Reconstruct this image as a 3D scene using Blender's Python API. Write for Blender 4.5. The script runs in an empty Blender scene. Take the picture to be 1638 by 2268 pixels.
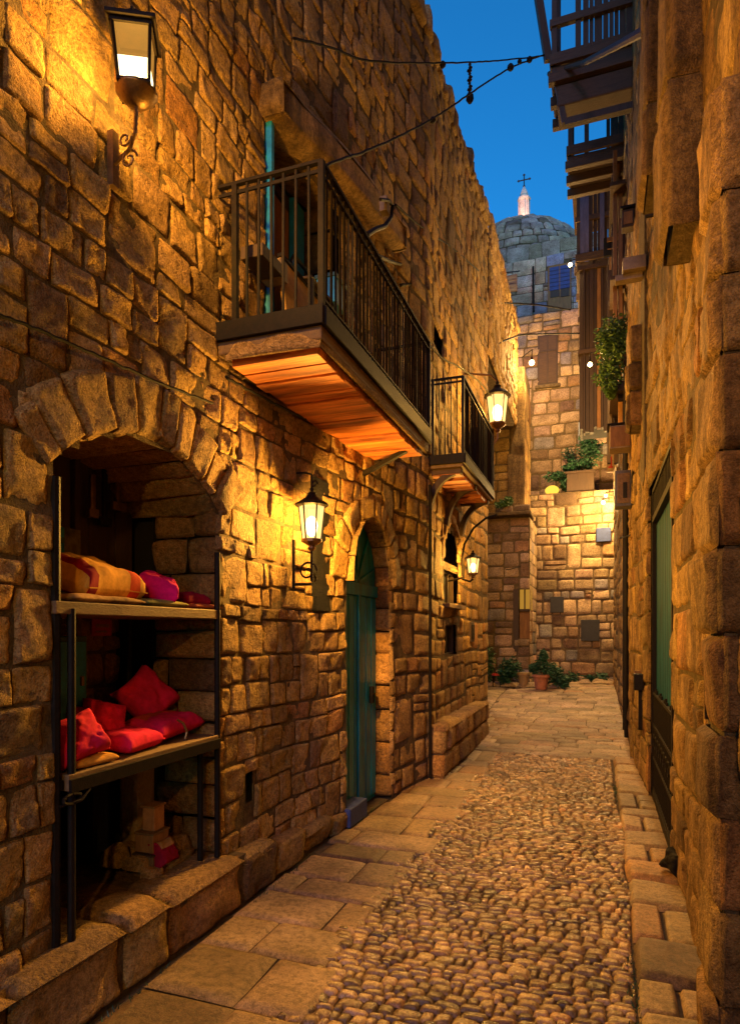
import bpy, math, random
import numpy as np
from mathutils import Vector, Matrix, Euler
R = math.radians
SC = bpy.context.scene
COL = SC.collection

# ---------------------------------------------------------------- camera
CAMH, F, TH = 1.65, 1435.0, R(19.55)          # eye height, focal length in px of a 1638 px wide frame, yaw to the left
cd = bpy.data.cameras.new('camera'); cam = bpy.data.objects.new('camera', cd); COL.objects.link(cam)
cam.location = (0, 0, CAMH); cam.rotation_euler = (R(90), 0, TH)
cd.sensor_fit = 'HORIZONTAL'; cd.sensor_width = 36; cd.lens = 36*F/1638.0
cd.shift_y = (1400-1134)/1638.0; cd.clip_start = .05; cd.clip_end = 600
SC.camera = cam
# ---------------------------------------------------------------- world: dusk sky
w = bpy.data.worlds.new("World"); SC.world = w; w.use_nodes = True
nt = w.node_tree; nt.nodes.clear()
sky = nt.nodes.new('ShaderNodeTexSky'); sky.sky_type = 'NISHITA'; sky.sun_disc = False
sky.sun_elevation = R(9.0); sky.sun_rotation = R(150); sky.ozone_density = 4.0; sky.dust_density = .3
tint = nt.nodes.new('ShaderNodeMix'); tint.data_type = 'RGBA'; tint.blend_type = 'MULTIPLY'; tint.inputs[0].default_value = 1
tint.inputs[7].default_value = (.12, .74, 1.0, 1)
hs = nt.nodes.new('ShaderNodeHueSaturation'); hs.inputs['Saturation'].default_value = 1.0
bg = nt.nodes.new('ShaderNodeBackground'); bg.inputs[1].default_value = .145
out = nt.nodes.new('ShaderNodeOutputWorld')
nt.links.new(sky.outputs[0], tint.inputs[6]); nt.links.new(tint.outputs[2], hs.inputs['Color'])
nt.links.new(hs.outputs[0], bg.inputs[0]); nt.links.new(bg.outputs[0], out.inputs[0])
# ---------------------------------------------------------------- view
SC.view_settings.view_transform = 'Standard'; SC.view_settings.look = 'None'
SC.view_settings.exposure = 1.0; SC.view_settings.gamma = 1
sd = bpy.data.lights.new('afterglow', 'SUN'); sd.energy = .42; sd.angle = R(20); sd.color = (.95, .60, .95)
so_ = bpy.data.objects.new('afterglow', sd); COL.objects.link(so_); so_.rotation_euler = Vector((-.05, .90, -.38)).to_track_quat('-Z', 'Y').to_euler()
SC.cycles.max_bounces = 6; SC.cycles.diffuse_bounces = 3; SC.cycles.use_denoising = True
SC.cycles.sample_clamp_indirect = 3.0; SC.cycles.caustics_reflective = False; SC.cycles.caustics_refractive = False
LAMP = (1.0, .54, .10)                           # warm sodium light
POW = 5.2

# ---------------------------------------------------------------- measuring helpers (picture coordinate -> point in the place)
CT, ST = math.cos(TH), math.sin(TH)
def ray(u, v):
    a = (u-819)/F
    return a*CT-ST, a*ST+CT, (1400-v)/F
def P(u, v, t):                                   # point at depth t
    x, y, z = ray(u, v); return Vector((x*t, y*t, CAMH+z*t))
def PX(u, v, X):                                  # point on the plane x = X
    x, y, z = ray(u, v); t = X/x; return Vector((X, y*t, CAMH+z*t))
def PY(u, v, Y):                                  # point on the plane y = Y
    x, y, z = ray(u, v); t = Y/y; return Vector((x*t, Y, CAMH+z*t))
def lerp(a, b, t): return a+(b-a)*t
def interp(x, xs, ys): return float(np.interp(x, xs, ys))
def gz(y):                                        # the alley climbs gently past eight metres
    t = min(1, max(0, (y-8)/8)); return .42*t*t*(3-2*t)
LX = lambda y: np.interp(y, [0, 4.2, 5.1, 6.3, 7.1, 8, 17], [-2.15, -2.15, -2.03, -1.95, -1.83, -1.87, -1.94])
RX = lambda y: np.interp(y, [0, 6, 9, 17], [.50, .49, .40, .30])

# ---------------------------------------------------------------- noise
def _h(i, j, k):
    n = (i*374761393+j*668265263+k*2147483647*0+k*1274126177) & 0xffffffff
    n = ((n ^ (n >> 13))*1274126177) & 0xffffffff
    return ((n ^ (n >> 16)) & 0xffff)/65535.0
def vnoise(p):
    p = np.asarray(p, float); i = np.floor(p).astype(np.int64); f = p-i; f = f*f*(3-2*f); r = 0
    for dx in (0, 1):
        for dy in (0, 1):
            for dz in (0, 1):
                wgt = (f[..., 0] if dx else 1-f[..., 0])*(f[..., 1] if dy else 1-f[..., 1])*(f[..., 2] if dz else 1-f[..., 2])
                r = r+wgt*_h(i[..., 0]+dx, i[..., 1]+dy, i[..., 2]+dz)
    return r*2-1
def fnoise(p, o=3):
    r = 0; a = 1; t = 0
    for k in range(o):
        r = r+a*vnoise(np.asarray(p)*2**k+k*17.3); t += a; a *= .5
    return r/t

# ---------------------------------------------------------------- objects
ORG = {}
def props(o, label=None, cat=None, group=None, kind=None):
    if label: o['label'] = label
    if cat: o['category'] = cat
    if group: o['group'] = group
    if kind: o['kind'] = kind
    return o
def thing(name, label, cat, loc, group=None):
    o = bpy.data.objects.new(name, None); COL.objects.link(o); o.location = loc; o.empty_display_size = .1
    ORG[o.name] = Vector(loc)
    return props(o, label, cat, group)
def link_mesh(name, me, parent=None, loc=None):
    """mesh with world coordinates -> object whose origin is at its base (or centre, for a part)"""
    co = np.empty(len(me.vertices)*3); me.vertices.foreach_get('co', co); co = co.reshape(-1, 3)
    if loc is None:
        lo, hi = co.min(0), co.max(0); loc = Vector(((lo[0]+hi[0])/2, (lo[1]+hi[1])/2, (lo[2]+hi[2])/2 if parent else lo[2]))
    loc = Vector(loc); co -= np.array(loc); me.vertices.foreach_set('co', co.ravel()); me.update()
    o = bpy.data.objects.new(name, me); COL.objects.link(o); ORG[o.name] = loc
    if parent: o.parent = parent; o.location = loc-ORG[parent.name]
    else: o.location = loc
    return o
class MB:
    def __init__(s): s.v = []; s.f = []
    def add(s, vs, fs):
        n = len(s.v); s.v += [tuple(x) for x in vs]; s.f += [tuple(i+n for i in f) for f in fs]; return s
    def box(s, c, d, rot=None, taper=1.0):
        c = Vector(c); M = rot.to_matrix() if isinstance(rot, Euler) else (rot or Matrix.Identity(3)); vs = []
        for z in (-1, 1):
            k = taper if z > 0 else 1
            for x, y in ((-1, -1), (1, -1), (1, 1), (-1, 1)):
                vs.append(c+M @ Vector((x*d[0]/2*k, y*d[1]/2*k, z*d[2]/2)))
        return s.add(vs, [(3, 2, 1, 0), (4, 5, 6, 7), (0, 1, 5, 4), (1, 2, 6, 5), (2, 3, 7, 6), (3, 0, 4, 7)])
    def bb(s, x0, x1, y0, y1, z0, z1): return s.box(((x0+x1)/2, (y0+y1)/2, (z0+z1)/2), (abs(x1-x0), abs(y1-y0), abs(z1-z0)))
    def tube(s, pts, r, n=6, r2=None):
        pts = [Vector(p) for p in pts]; m = len(pts); vs = []; fs = []
        up = None
        for i, p in enumerate(pts):
            t = (pts[min(i+1, m-1)]-pts[max(i-1, 0)]).normalized()
            if up is None: up = t.orthogonal().normalized()
            a = (up-t*up.dot(t))
            a = a.normalized() if a.length > 1e-6 else t.orthogonal().normalized()
            up = a; b = t.cross(a); rr = lerp(r, r2, i/(m-1)) if r2 is not None else r
            for k in range(n):
                q = 2*math.pi*k/n; vs.append(p+(a*math.cos(q)+b*math.sin(q))*rr)
        for i in range(m-1):
            for k in range(n):
                fs.append((i*n+k, i*n+(k+1) % n, (i+1)*n+(k+1) % n, (i+1)*n+k))
        fs.append(tuple(range(n))[::-1]); fs.append(tuple(range((m-1)*n, m*n)))
        return s.add(vs, fs)
    def bar(s, a, b, w_, h_=None):
        a, b = Vector(a), Vector(b); d = b-a; L = d.length; q = d.to_track_quat('Z', 'Y')
        return s.box((a+b)/2, (w_, h_ or w_, L), q.to_matrix())
    def lathe(s, c, prof, n=12, rot=0):
        c = Vector(c); vs = []; fs = []
        for r, z in prof:
            for k in range(n):
                q = 2*math.pi*k/n+rot; vs.append(c+Vector((r*math.cos(q), r*math.sin(q), z)))
        for i in range(len(prof)-1):
            for k in range(n): fs.append((i*n+k, i*n+(k+1) % n, (i+1)*n+(k+1) % n, (i+1)*n+k))
        fs.append(tuple(range(n))[::-1]); fs.append(tuple(range((len(prof)-1)*n, len(prof)*n)))
        return s.add(vs, fs)
    def prism(s, poly, off):                       # polygon of points swept by a vector
        n = len(poly); off = Vector(off); vs = [Vector(p) for p in poly]+[Vector(p)+off for p in poly]
        return s.add(vs, [tuple(range(n))[::-1], tuple(range(n, 2*n))]+[(i, (i+1) % n, n+(i+1) % n, n+i) for i in range(n)])
    def build(s, name, mat, parent=None, loc=None, smooth=False, bevel=0, label=None, cat=None, group=None, kind=None):
        me = bpy.data.meshes.new(name); me.from_pydata(s.v, [], s.f); me.materials.append(mat)
        if smooth: me.shade_smooth()
        o = link_mesh(name, me, parent, loc)
        if bevel:
            b = o.modifiers.new('b', 'BEVEL'); b.width = bevel; b.segments = 2; b.limit_method = 'ANGLE'
        return props(o, label, cat, group, kind)

# ---------------------------------------------------------------- materials
def mk(name):
    m = bpy.data.materials.new(name); m.use_nodes = True; nt = m.node_tree
    return m, nt, nt.nodes['Principled BSDF']
def N(nt, t, **k):
    n = nt.nodes.new(t)
    for a, b in k.items():
        if a in ('scale', 'detail', 'rough'): n.inputs[{'scale': 'Scale', 'detail': 'Detail', 'rough': 'Roughness'}[a]].default_value = b
        else: setattr(n, a, b)
    return n
def ramp(nt, src, p0, c0, p1, c1):
    r = nt.nodes.new('ShaderNodeValToRGB'); r.color_ramp.elements[0].position = p0; r.color_ramp.elements[1].position = p1
    r.color_ramp.elements[0].color = (*c0, 1); r.color_ramp.elements[1].color = (*c1, 1); nt.links.new(src, r.inputs[0]); return r.outputs[0]
def mixc(nt, mode, fac, a, b):
    n = nt.nodes.new('ShaderNodeMix'); n.data_type = 'RGBA'; n.blend_type = mode
    for s, v in ((0, fac), (6, a), (7, b)):
        if hasattr(v, 'is_output') or isinstance(v, bpy.types.NodeSocket): nt.links.new(v, n.inputs[s])
        else: n.inputs[s].default_value = v if s == 0 else (*v, 1)
    return n.outputs[2]
def coords(nt, sc=(1, 1, 1)):
    g = nt.nodes.new('ShaderNodeNewGeometry'); mp = nt.nodes.new('ShaderNodeMapping'); mp.inputs['Scale'].default_value = sc
    nt.links.new(g.outputs['Position'], mp.inputs[0]); return mp.outputs[0]
def tex(nt, co, scale, detail=4, rough=.55):
    n = N(nt, 'ShaderNodeTexNoise', scale=scale, detail=detail, rough=rough); nt.links.new(co, n.inputs['Vector']); return n.outputs['Fac']
def stone_mat(name, bump=.85, rough=.85, stain=.35, fine=34, spec=.3, pit=1.0, streak=False):
    m, nt, b = mk(name); L = nt.links
    at = nt.nodes.new('ShaderNodeAttribute'); at.attribute_name = 'tone'
    co = coords(nt)
    n1 = tex(nt, co, 2.6, 6, .62); n2 = tex(nt, co, fine, 6, .7); n3 = tex(nt, co, 9, 5, .65)
    c = mixc(nt, 'MULTIPLY', 1.0, at.outputs['Color'], ramp(nt, n1, .34, (.60, .55, .48), .66, (1.15, 1.12, 1.04)))
    c = mixc(nt, 'MULTIPLY', 1.0, c, ramp(nt, tex(nt, co, .8, 5, .6), .35, (.72, .68, .62), .62, (1.12, 1.10, 1.06)))
    c = mixc(nt, 'MULTIPLY', 1.0, c, ramp(nt, n2, .38, (.58, .56, .52), .56, (1.10, 1.08, 1.05)))
    c = mixc(nt, 'MULTIPLY', 1.0, c, ramp(nt, tex(nt, co, 130, 3, .7), .38, (.66, .64, .60), .58, (1.08, 1.07, 1.05)))
    c = mixc(nt, 'MIX', ramp(nt, n3, .56, (0, 0, 0), .74, (stain, stain, stain)), c, (.10, .075, .05))
    if streak: c = mixc(nt, 'MULTIPLY', 1.0, c, ramp(nt, tex(nt, coords(nt, (2.2, 2.2, .45)), 2.4, 6, .65), .38, (.42, .38, .34), .60, (1.05, 1.03, 1.0)))
    L.new(c, b.inputs['Base Color']); b.inputs['Roughness'].default_value = rough; b.inputs['Specular IOR Level'].default_value = spec
    vo = N(nt, 'ShaderNodeTexVoronoi', scale=48); L.new(co, vo.inputs['Vector'])
    pr = ramp(nt, vo.outputs['Distance'], .05, (0, 0, 0), .32, (1, 1, 1))
    ad = nt.nodes.new('ShaderNodeMath'); ad.operation = 'MULTIPLY_ADD'; L.new(pr, ad.inputs[0]); ad.inputs[1].default_value = .28*pit; L.new(n2, ad.inputs[2])
    n5 = tex(nt, co, 120, 3, .7); adg = nt.nodes.new('ShaderNodeMath'); adg.operation = 'MULTIPLY_ADD'; L.new(n5, adg.inputs[0]); adg.inputs[1].default_value = .35; L.new(ad.outputs[0], adg.inputs[2])
    ad2 = nt.nodes.new('ShaderNodeMath'); ad2.operation = 'MULTIPLY_ADD'; L.new(n3, ad2.inputs[0]); ad2.inputs[1].default_value = 1.2; L.new(adg.outputs[0], ad2.inputs[2])
    bp = nt.nodes.new('ShaderNodeBump'); bp.inputs['Strength'].default_value = bump; bp.inputs['Distance'].default_value = .04
    L.new(ad2.outputs[0], bp.inputs['Height']); L.new(bp.outputs[0], b.inputs['Normal'])
    return m
def plain(name, col, rough=.6, metal=0, var=.35, sc=12, stretch=(1, 1, 1), bump=.25, dist=.006, col2=None, spec=.5):
    m, nt, b = mk(name); L = nt.links; co = coords(nt, stretch)
    n1 = tex(nt, co, sc, 5, .6); n2 = tex(nt, co, sc*6, 4, .6)
    c2 = col2 or tuple(x*(1-var) for x in col)
    c = ramp(nt, n1, .35, c2, .65, col); c = mixc(nt, 'MULTIPLY', .6, c, ramp(nt, n2, .3, (.6, .6, .6), .6, (1.1, 1.1, 1.1)))
    L.new(c, b.inputs['Base Color']); b.inputs['Roughness'].default_value = rough; b.inputs['Metallic'].default_value = metal
    b.inputs['Specular IOR Level'].default_value = spec
    s = nt.nodes.new('ShaderNodeMath'); s.operation = 'ADD'; L.new(n1, s.inputs[0]); L.new(n2, s.inputs[1])
    bp = nt.nodes.new('ShaderNodeBump'); bp.inputs['Strength'].default_value = bump; bp.inputs['Distance'].default_value = dist
    L.new(s.outputs[0], bp.inputs['Height']); L.new(bp.outputs[0], b.inputs['Normal'])
    return m
def emit(name, col, s):
    m = bpy.data.materials.new(name); m.use_nodes = True; nt = m.node_tree; nt.nodes.clear()
    e = nt.nodes.new('ShaderNodeEmission'); e.inputs[0].default_value = (*col, 1); e.inputs[1].default_value = s
    o = nt.nodes.new('ShaderNodeOutputMaterial'); nt.links.new(e.outputs[0], o.inputs[0]); return m
def glass(name, col, s, fac):                     # frosted lamp glass: lets the lamp's light through and glows
    m = bpy.data.materials.new(name); m.use_nodes = True; nt = m.node_tree; nt.nodes.clear()
    e = nt.nodes.new('ShaderNodeEmission'); e.inputs[0].default_value = (*col, 1); e.inputs[1].default_value = s
    t = nt.nodes.new('ShaderNodeBsdfTransparent'); t.inputs[0].default_value = (1, .93, .8, 1)
    mx = nt.nodes.new('ShaderNodeMixShader'); mx.inputs[0].default_value = fac
    o = nt.nodes.new('ShaderNodeOutputMaterial'); nt.links.new(t.outputs[0], mx.inputs[1]); nt.links.new(e.outputs[0], mx.inputs[2]); nt.links.new(mx.outputs[0], o.inputs[0]); return m
M_ST = stone_mat('limestone'); M_STR = stone_mat('weathered_limestone', streak=True, bump=.8, stain=.4, fine=30)
M_MORT = plain('mortar', (.15, .105, .055), .95, var=.5, sc=18, bump=.8, dist=.02, spec=.2)
M_PAVE = stone_mat('paving_stone', bump=.35, rough=.55, stain=.35, fine=30, spec=.4, pit=.4)
M_COB = stone_mat('cobble_stone', bump=.3, rough=.27, stain=.3, fine=40, spec=.6, pit=.3)
M_EARTH = plain('joint_earth', (.13, .095, .06), .95, sc=30, bump=.8, dist=.01, spec=.2)
M_IRON = plain('black_iron', (.007, .006, .005), .6, 0, sc=30, col2=(.014, .009, .006), spec=.12)
M_BRASS = plain('old_brass', (.25, .15, .06), .4, .8, sc=20)
M_WOOD = plain('dark_wood', (.055, .029, .013), .7, sc=6, stretch=(5, 5, .6), bump=.6, dist=.01)
M_WOODH = plain('joist_wood', (.075, .038, .017), .75, sc=6, stretch=(.7, 6, 6), bump=.6, dist=.01)
M_ORW = plain('orange_planks', (.80, .27, .05), .6, sc=1.6, stretch=(.8, 7, 7), bump=.6, dist=.012, col2=(.20, .045, .012))
M_BOARD = plain('shelf_board', (.17, .095, .035), .7, sc=8, stretch=(3, 1, 3), bump=.5)
M_TEAL = plain('teal_paint', (.003, .25, .46), .45, sc=5, stretch=(3, 3, .5), bump=.3, dist=.004, col2=(.002, .11, .20))
M_GREEN = plain('green_paint', (.001, .085, .15), .7, sc=5, stretch=(3, 3, .5), bump=.3, dist=.004, col2=(.001, .035, .06), spec=.12)
M_BLUE = plain('blue_paint', (.02, .09, .13), .6, sc=7)
M_TURQ = plain('turquoise_paint', (.008, .22, .60), .6, sc=7)
M_DARK = plain('dark_interior', (.012, .009, .007), .9, sc=6)
M_CURT = plain('ochre_board', (.27, .125, .035), .8, sc=7, stretch=(3, 3, .6))
M_LEAF = plain('leaf_green', (.055, .13, .022), .6, sc=9, col2=(.02, .06, .012))
M_LEAFD = plain('leaf_dark_green', (.014, .085, .03), .6, sc=9, col2=(.006, .035, .014))
M_STEM = plain('stem_brown', (.07, .045, .025), .8, sc=20)
M_TERRA = plain('terracotta', (.36, .13, .06), .75, sc=8)
M_GREY = plain('grey_metal', (.10, .09, .08), .55, .3, sc=9)
M_BOX = plain('ochre_metal', (.22, .15, .08), .55, .1, sc=8)
M_RUBR = plain('cable_rubber', (.010, .008, .007), .8, sc=30, spec=.15)
M_CROSS = plain('cross_metal', (.03, .025, .025), .5, .5)
M_SLATE = plain('slate', (.022, .021, .023), .75, sc=14, bump=.6)
M_SLATEB = plain('blue_slate', (.03, .055, .20), .7, sc=12, bump=.5)
M_TURRET = plain('turret_plaster', (.85, .62, .52), .7, sc=3)
M_GLASSD = plain('window_glass', (.05, .07, .10), .15, 0, sc=3, bump=.05)
def fabric(name, c, c2=None): return plain(name, c, .9, sc=5, var=.25, bump=.35, dist=.006, col2=c2, spec=.15)
F_RED = fabric('crimson_cotton', (.64, .012, .085)); F_MAG = fabric('magenta_cotton', (.66, .006, .15)); F_DRED = fabric('dark_red_cotton', (.24, .006, .03))
F_ORR = fabric('orange_red_cotton', (.50, .05, .015)); F_TAN = fabric('ochre_cotton', (.58, .30, .06)); F_GRN = fabric('olive_print_cotton', (.30, .26, .07), (.08, .09, .03))
F_PRT = fabric('printed_cotton', (.50, .30, .12), (.10, .06, .03)); F_ORP = fabric('orange_print_cotton', (.55, .16, .05), (.25, .06, .02))

# ---------------------------------------------------------------- masonry
class Stones:
    def __init__(s, seed=1): s.V = []; s.Fc = []; s.C = []; s.n = 0; s.rng = random.Random(seed)
    def stone(s, rect, mp, dep=.04, gap=.014, n=9, k=.3, amp=.008, tone=(.45, .36, .25), warp=.03, sharp=8, tilt=.012, spread=.2, frq=7):
        rng = s.rng; a0, a1, b0, b1 = rect; w_, h_ = a1-a0-gap, b1-b0-gap
        if w_ < .02 or h_ < .02: return
        t = np.linspace(-1, 1, n); t = np.sign(t)*np.abs(t)**.62 if n > 5 else t
        U, W = np.meshgrid(t, t); kk = k*rng.uniform(.5, 1.4); kx = kk*min(1, h_/w_*1.0); ky = kk*min(1, w_/h_*1.0)
        cu, cw = (a0+a1)/2, (b0+b1)/2
        j = [rng.uniform(-1, 1)*min(.007, .05*min(w_, h_)) for _ in range(8)]
        S = cu+w_/2*U*np.sqrt(1-kx*W*W*.5)+(j[0]+j[1]*U*W+j[2]*W)*.6
        Z = cw+h_/2*W*np.sqrt(1-ky*U*U*.5)+(j[3]+j[4]*U*W+j[5]*U)*.6
        if warp:
            q = np.stack([S*.9, Z*.9, S*0+3.3], -1); q2 = np.stack([S*.9+31, Z*.9+7, S*0+9.1], -1)
            S0 = S; S = S+warp*fnoise(q, 2); Z = Z+warp*1.3*fnoise(q2, 2)
        m = np.maximum(np.abs(U), np.abs(W)); mm = (np.abs(U)**sharp+np.abs(W)**sharp)**(1/sharp)
        prof = np.clip(1-np.clip(mm, 0, 1)**sharp, 0, 1)**.6
        sd = rng.random()*90
        nz = fnoise(np.stack([S*frq, Z*frq, S*0+sd], -1), 3)*amp*2.2+fnoise(np.stack([S*frq*3.3, Z*frq*3.3, S*0+sd+5], -1), 2)*amp*.8
        D = -.012+(dep*rng.uniform(.55, 1.25)+.012)*prof+(nz+tilt*(rng.uniform(-1, 1)*U+rng.uniform(-1, 1)*W))*np.minimum(prof*1.4, 1)
        X, Y, Zz = mp(S, Z, D)
        s.V.append(np.stack([X, Y, Zz], -1).reshape(-1, 3))
        i = np.arange(n-1)[:, None]*n+np.arange(n-1)[None]; q = np.stack([i, i+1, i+n+1, i+n], -1).reshape(-1, 4)+s.n
        s.Fc.append(q); s.n += n*n
        br = rng.uniform(1-spread*1.4, 1+spread); x = rng.random()
        c = [tone[0]*br, tone[1]*br*rng.uniform(.95, 1.03), tone[2]*br*rng.uniform(.85, 1.12)]
        if x < .07: c = [c[0]*.55, c[1]*.5, c[2]*.5]
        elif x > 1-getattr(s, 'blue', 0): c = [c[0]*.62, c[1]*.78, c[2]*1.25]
        elif x < .12: c = [c[0]*1.0, c[1]*.82, c[2]*.72]
        s.C.append(np.tile(np.array([[*c, 1.0]]), (n*n, 1)))
    def build(s, name, mat, parent=None, **k):
        V = np.concatenate(s.V); Q = np.concatenate(s.Fc); Cc = np.concatenate(s.C)
        me = bpy.data.meshes.new(name); me.vertices.add(len(V)); me.vertices.foreach_set('co', V.ravel())
        me.loops.add(Q.size); me.loops.foreach_set('vertex_index', Q.ravel().astype(np.int32))
        me.polygons.add(len(Q)); me.polygons.foreach_set('loop_start', (np.arange(len(Q))*4).astype(np.int32))
        me.update(calc_edges=True); me.shade_smooth()
        at = me.color_attributes.new('tone', 'FLOAT_COLOR', 'POINT'); at.data.foreach_set('color', Cc.ravel())
        me.materials.append(mat); me.validate()
        return props(link_mesh(name, me, parent), **k)
def clip(r, holes):
    out = r
    for h in holes:
        a0, a1, b0, b1 = out
        if a1 <= h[0] or a0 >= h[1] or b1 <= h[2] or b0 >= h[3]: continue
        opts = [(a0, min(a1, h[0]), b0, b1), (max(a0, h[1]), a1, b0, b1), (a0, a1, b0, min(b1, h[2])), (a0, a1, max(b0, h[3]), b1)]
        out = max(opts, key=lambda q: max(0, q[1]-q[0])*max(0, q[3]-q[2]))
        if out[1]-out[0] < .05 or out[3]-out[2] < .04: return None
    return out
def rubble(rng, s0, s1, z0, z1, h=(.14, .27), w=(.16, .42), big=.2, holes=()):
    R_ = []; z = z0
    while z < z1-.05:
        h1, h2 = rng.uniform(*h), rng.uniform(*h); H = h1+h2
        if z1-z-H < h[0]*1.2: H = z1-z; h1 = H*.5
        s = s0-rng.uniform(0, .3)
        while s < s1:
            W = rng.uniform(w[0]*1.3, w[1]*2.4)
            if s1-s-W < w[0]: W = s1-s
            e = s+W
            if W < w[1]*1.25 and rng.random() < big*2 and H < h[1]*1.9: R_.append((s, e, z, z+H))
            else:
                cut = z+h1*rng.uniform(.8, 1.2)
                for (b0, b1) in ((z, cut), (cut, z+H)):
                    q = s
                    while q < e-1e-6:
                        ww = rng.uniform(*w)
                        if e-q-ww < w[0]*.7: ww = e-q
                        if rng.random() < .07 and b1-b0 > .16:
                            md = (b0+b1)/2; R_.append((q, q+ww, b0, md)); R_.append((q, q+ww, md, b1))
                        else: R_.append((q, q+ww, b0, b1))
                        q += ww
            s = e
        z += H
    o = []
    for r in R_:
        r = (max(r[0], s0), min(r[1], s1), r[2], r[3])
        if r[1]-r[0] < .04: continue
        r = clip(r, holes)
        if r: o.append(r)
    return o
def courses(rng, s0, s1, z0, z1, h, w, holes=()):
    o = []; z = z0
    while z < z1-1e-6:
        hh = rng.uniform(*h)
        if z1-z-hh < h[0]*.7: hh = z1-z
        s = s0-rng.uniform(0, w[1]*.8)
        while s < s1-1e-6:
            ww = rng.uniform(*w)
            if s1-s-ww < w[0]*.6: ww = s1-s
            r = (max(s, s0), s+ww, z, z+hh)
            if r[1]-r[0] > w[0]*.35:
                r = clip(r, holes)
                if r: o.append(r)
            s += ww
        z += hh
    return o
def sheet(name, mp, s0, s1, z0, z1, step, mat, parent, inside=None, amp=.008, **k):
    """the mortar bed behind the stones, with its openings left out"""
    ns, nz = max(1, round((s1-s0)/step)), max(1, round((z1-z0)/step))
    S, Z = np.meshgrid(np.linspace(s0, s1, ns+1), np.linspace(z0, z1, nz+1)); D = fnoise(np.stack([S*9, Z*9, S*0], -1), 2)*amp
    X, Y, Q = mp(S, Z, D); V = np.stack([X, Y, Q], -1).reshape(-1, 3); fs = []
    for i in range(nz):
        for j in range(ns):
            a, b = (S[i, j]+S[i, j+1])/2, (Z[i, j]+Z[i+1, j])/2
            if inside and inside(a, b): continue
            q = i*(ns+1)+j; fs.append((q, q+1, q+ns+2, q+ns+1))
    me = bpy.data.meshes.new(name); me.from_pydata(V.tolist(), [], fs); me.materials.append(mat); me.shade_smooth()
    return props(link_mesh(name, me, parent), **k)
TONE = (.51, .350, .150)
def mpL(off=0): return lambda S, Z, D: (LX(S)+off+D, S, Z)
def mpR(off=0): return lambda S, Z, D: (RX(S)+off-D, S, Z)
def mpF(y0): return lambda S, Z, D: (S, y0-D, Z)          # a wall facing the camera, s = x
def mpU(): return lambda S, Z, D: (S, Z, np.vectorize(gz)(Z)+D)

# ================================================================ SETTING
rng = random.Random(5)
# one ground sheet to the horizon
ys = [-80, -20, 0, 4, 8]+[8+i*.5 for i in range(1, 17)]+[30, 60, 160, 400]; xs = [-300, -40, -8, 0, 8, 40, 300]
g = MB(); g.add([(x, y, gz(y)-.02) for y in ys for x in xs], [(i*7+j, i*7+j+1, i*7+j+8, i*7+j+7) for i in range(len(ys)-1) for j in range(6)])
g.build('ground', M_EARTH, kind='structure')
sc = Stones(11)
for r in courses(sc.rng, -1.40, .14, 1.2, 8.9, (.034, .078), (.038, .125)):
    edge = -1.25+.10*float(vnoise(np.array([[r[2]*2.2, 4.1, 0]]))[0])
    if r[0] < edge-.12: continue
    sc.stone(r, mpU(), dep=sc.rng.uniform(.004, .009), gap=.003, n=6, k=.26, amp=.002, tone=(.36, .255, .13), warp=.10, sharp=6, tilt=.003, spread=.48, frq=12)
sc.build('cobbled_road', M_COB, kind='structure')
sf = Stones(12)
for r in courses(sf.rng, -2.02, -1.24, 1.0, 8.9, (.26, .50), (.34, .60)):
    if r[1] > -1.26: r = (r[0], r[1]+sf.rng.uniform(-.10, .08), r[2], r[3])
    sf.stone(r, mpU(), dep=.009, gap=.005, n=10, k=.03, amp=.002, tone=(.37, .265, .145), warp=.03, sharp=24, tilt=.002, spread=.2, frq=4)
for r in courses(sf.rng, -1.95, .45, 8.9, 17.3, (.16, .30), (.26, .60)):
    sf.stone(r, mpU(), dep=.007, gap=.008, n=6, k=.05, amp=.002, tone=(.36, .28, .21), warp=.05, sharp=12, tilt=.003, spread=.22, frq=4)
for r in courses(sf.rng, -4.5, -1.95, 11.6, 17.3, (.2, .34), (.3, .60)):
    sf.stone(r, mpU(), dep=.014, gap=.012, n=5, k=.10, amp=.003, tone=(.36, .28, .21), warp=.05, sharp=12, tilt=.003, spread=.2, frq=4)
sf.build('flagstone_pavement', M_PAVE, kind='structure')
sk = Stones(13)
for r in courses(sk.rng, .155, .56, 1.0, 8.9, (.26, .46), (.5, .6)):
    for q in (((.155, .33, r[2], r[3]), (.33, .56, r[2], r[3])) if sk.rng.random() < .3 else ((.155, .56, r[2], r[3]),)):
        sk.stone(q, mpU(), dep=.035, gap=.010, n=10, k=.08, amp=.003, tone=(.35, .255, .145), warp=.02, sharp=16, tilt=.006, spread=.2, frq=4)
sk.build('kerb_slabs', M_PAVE, kind='structure')

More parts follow.
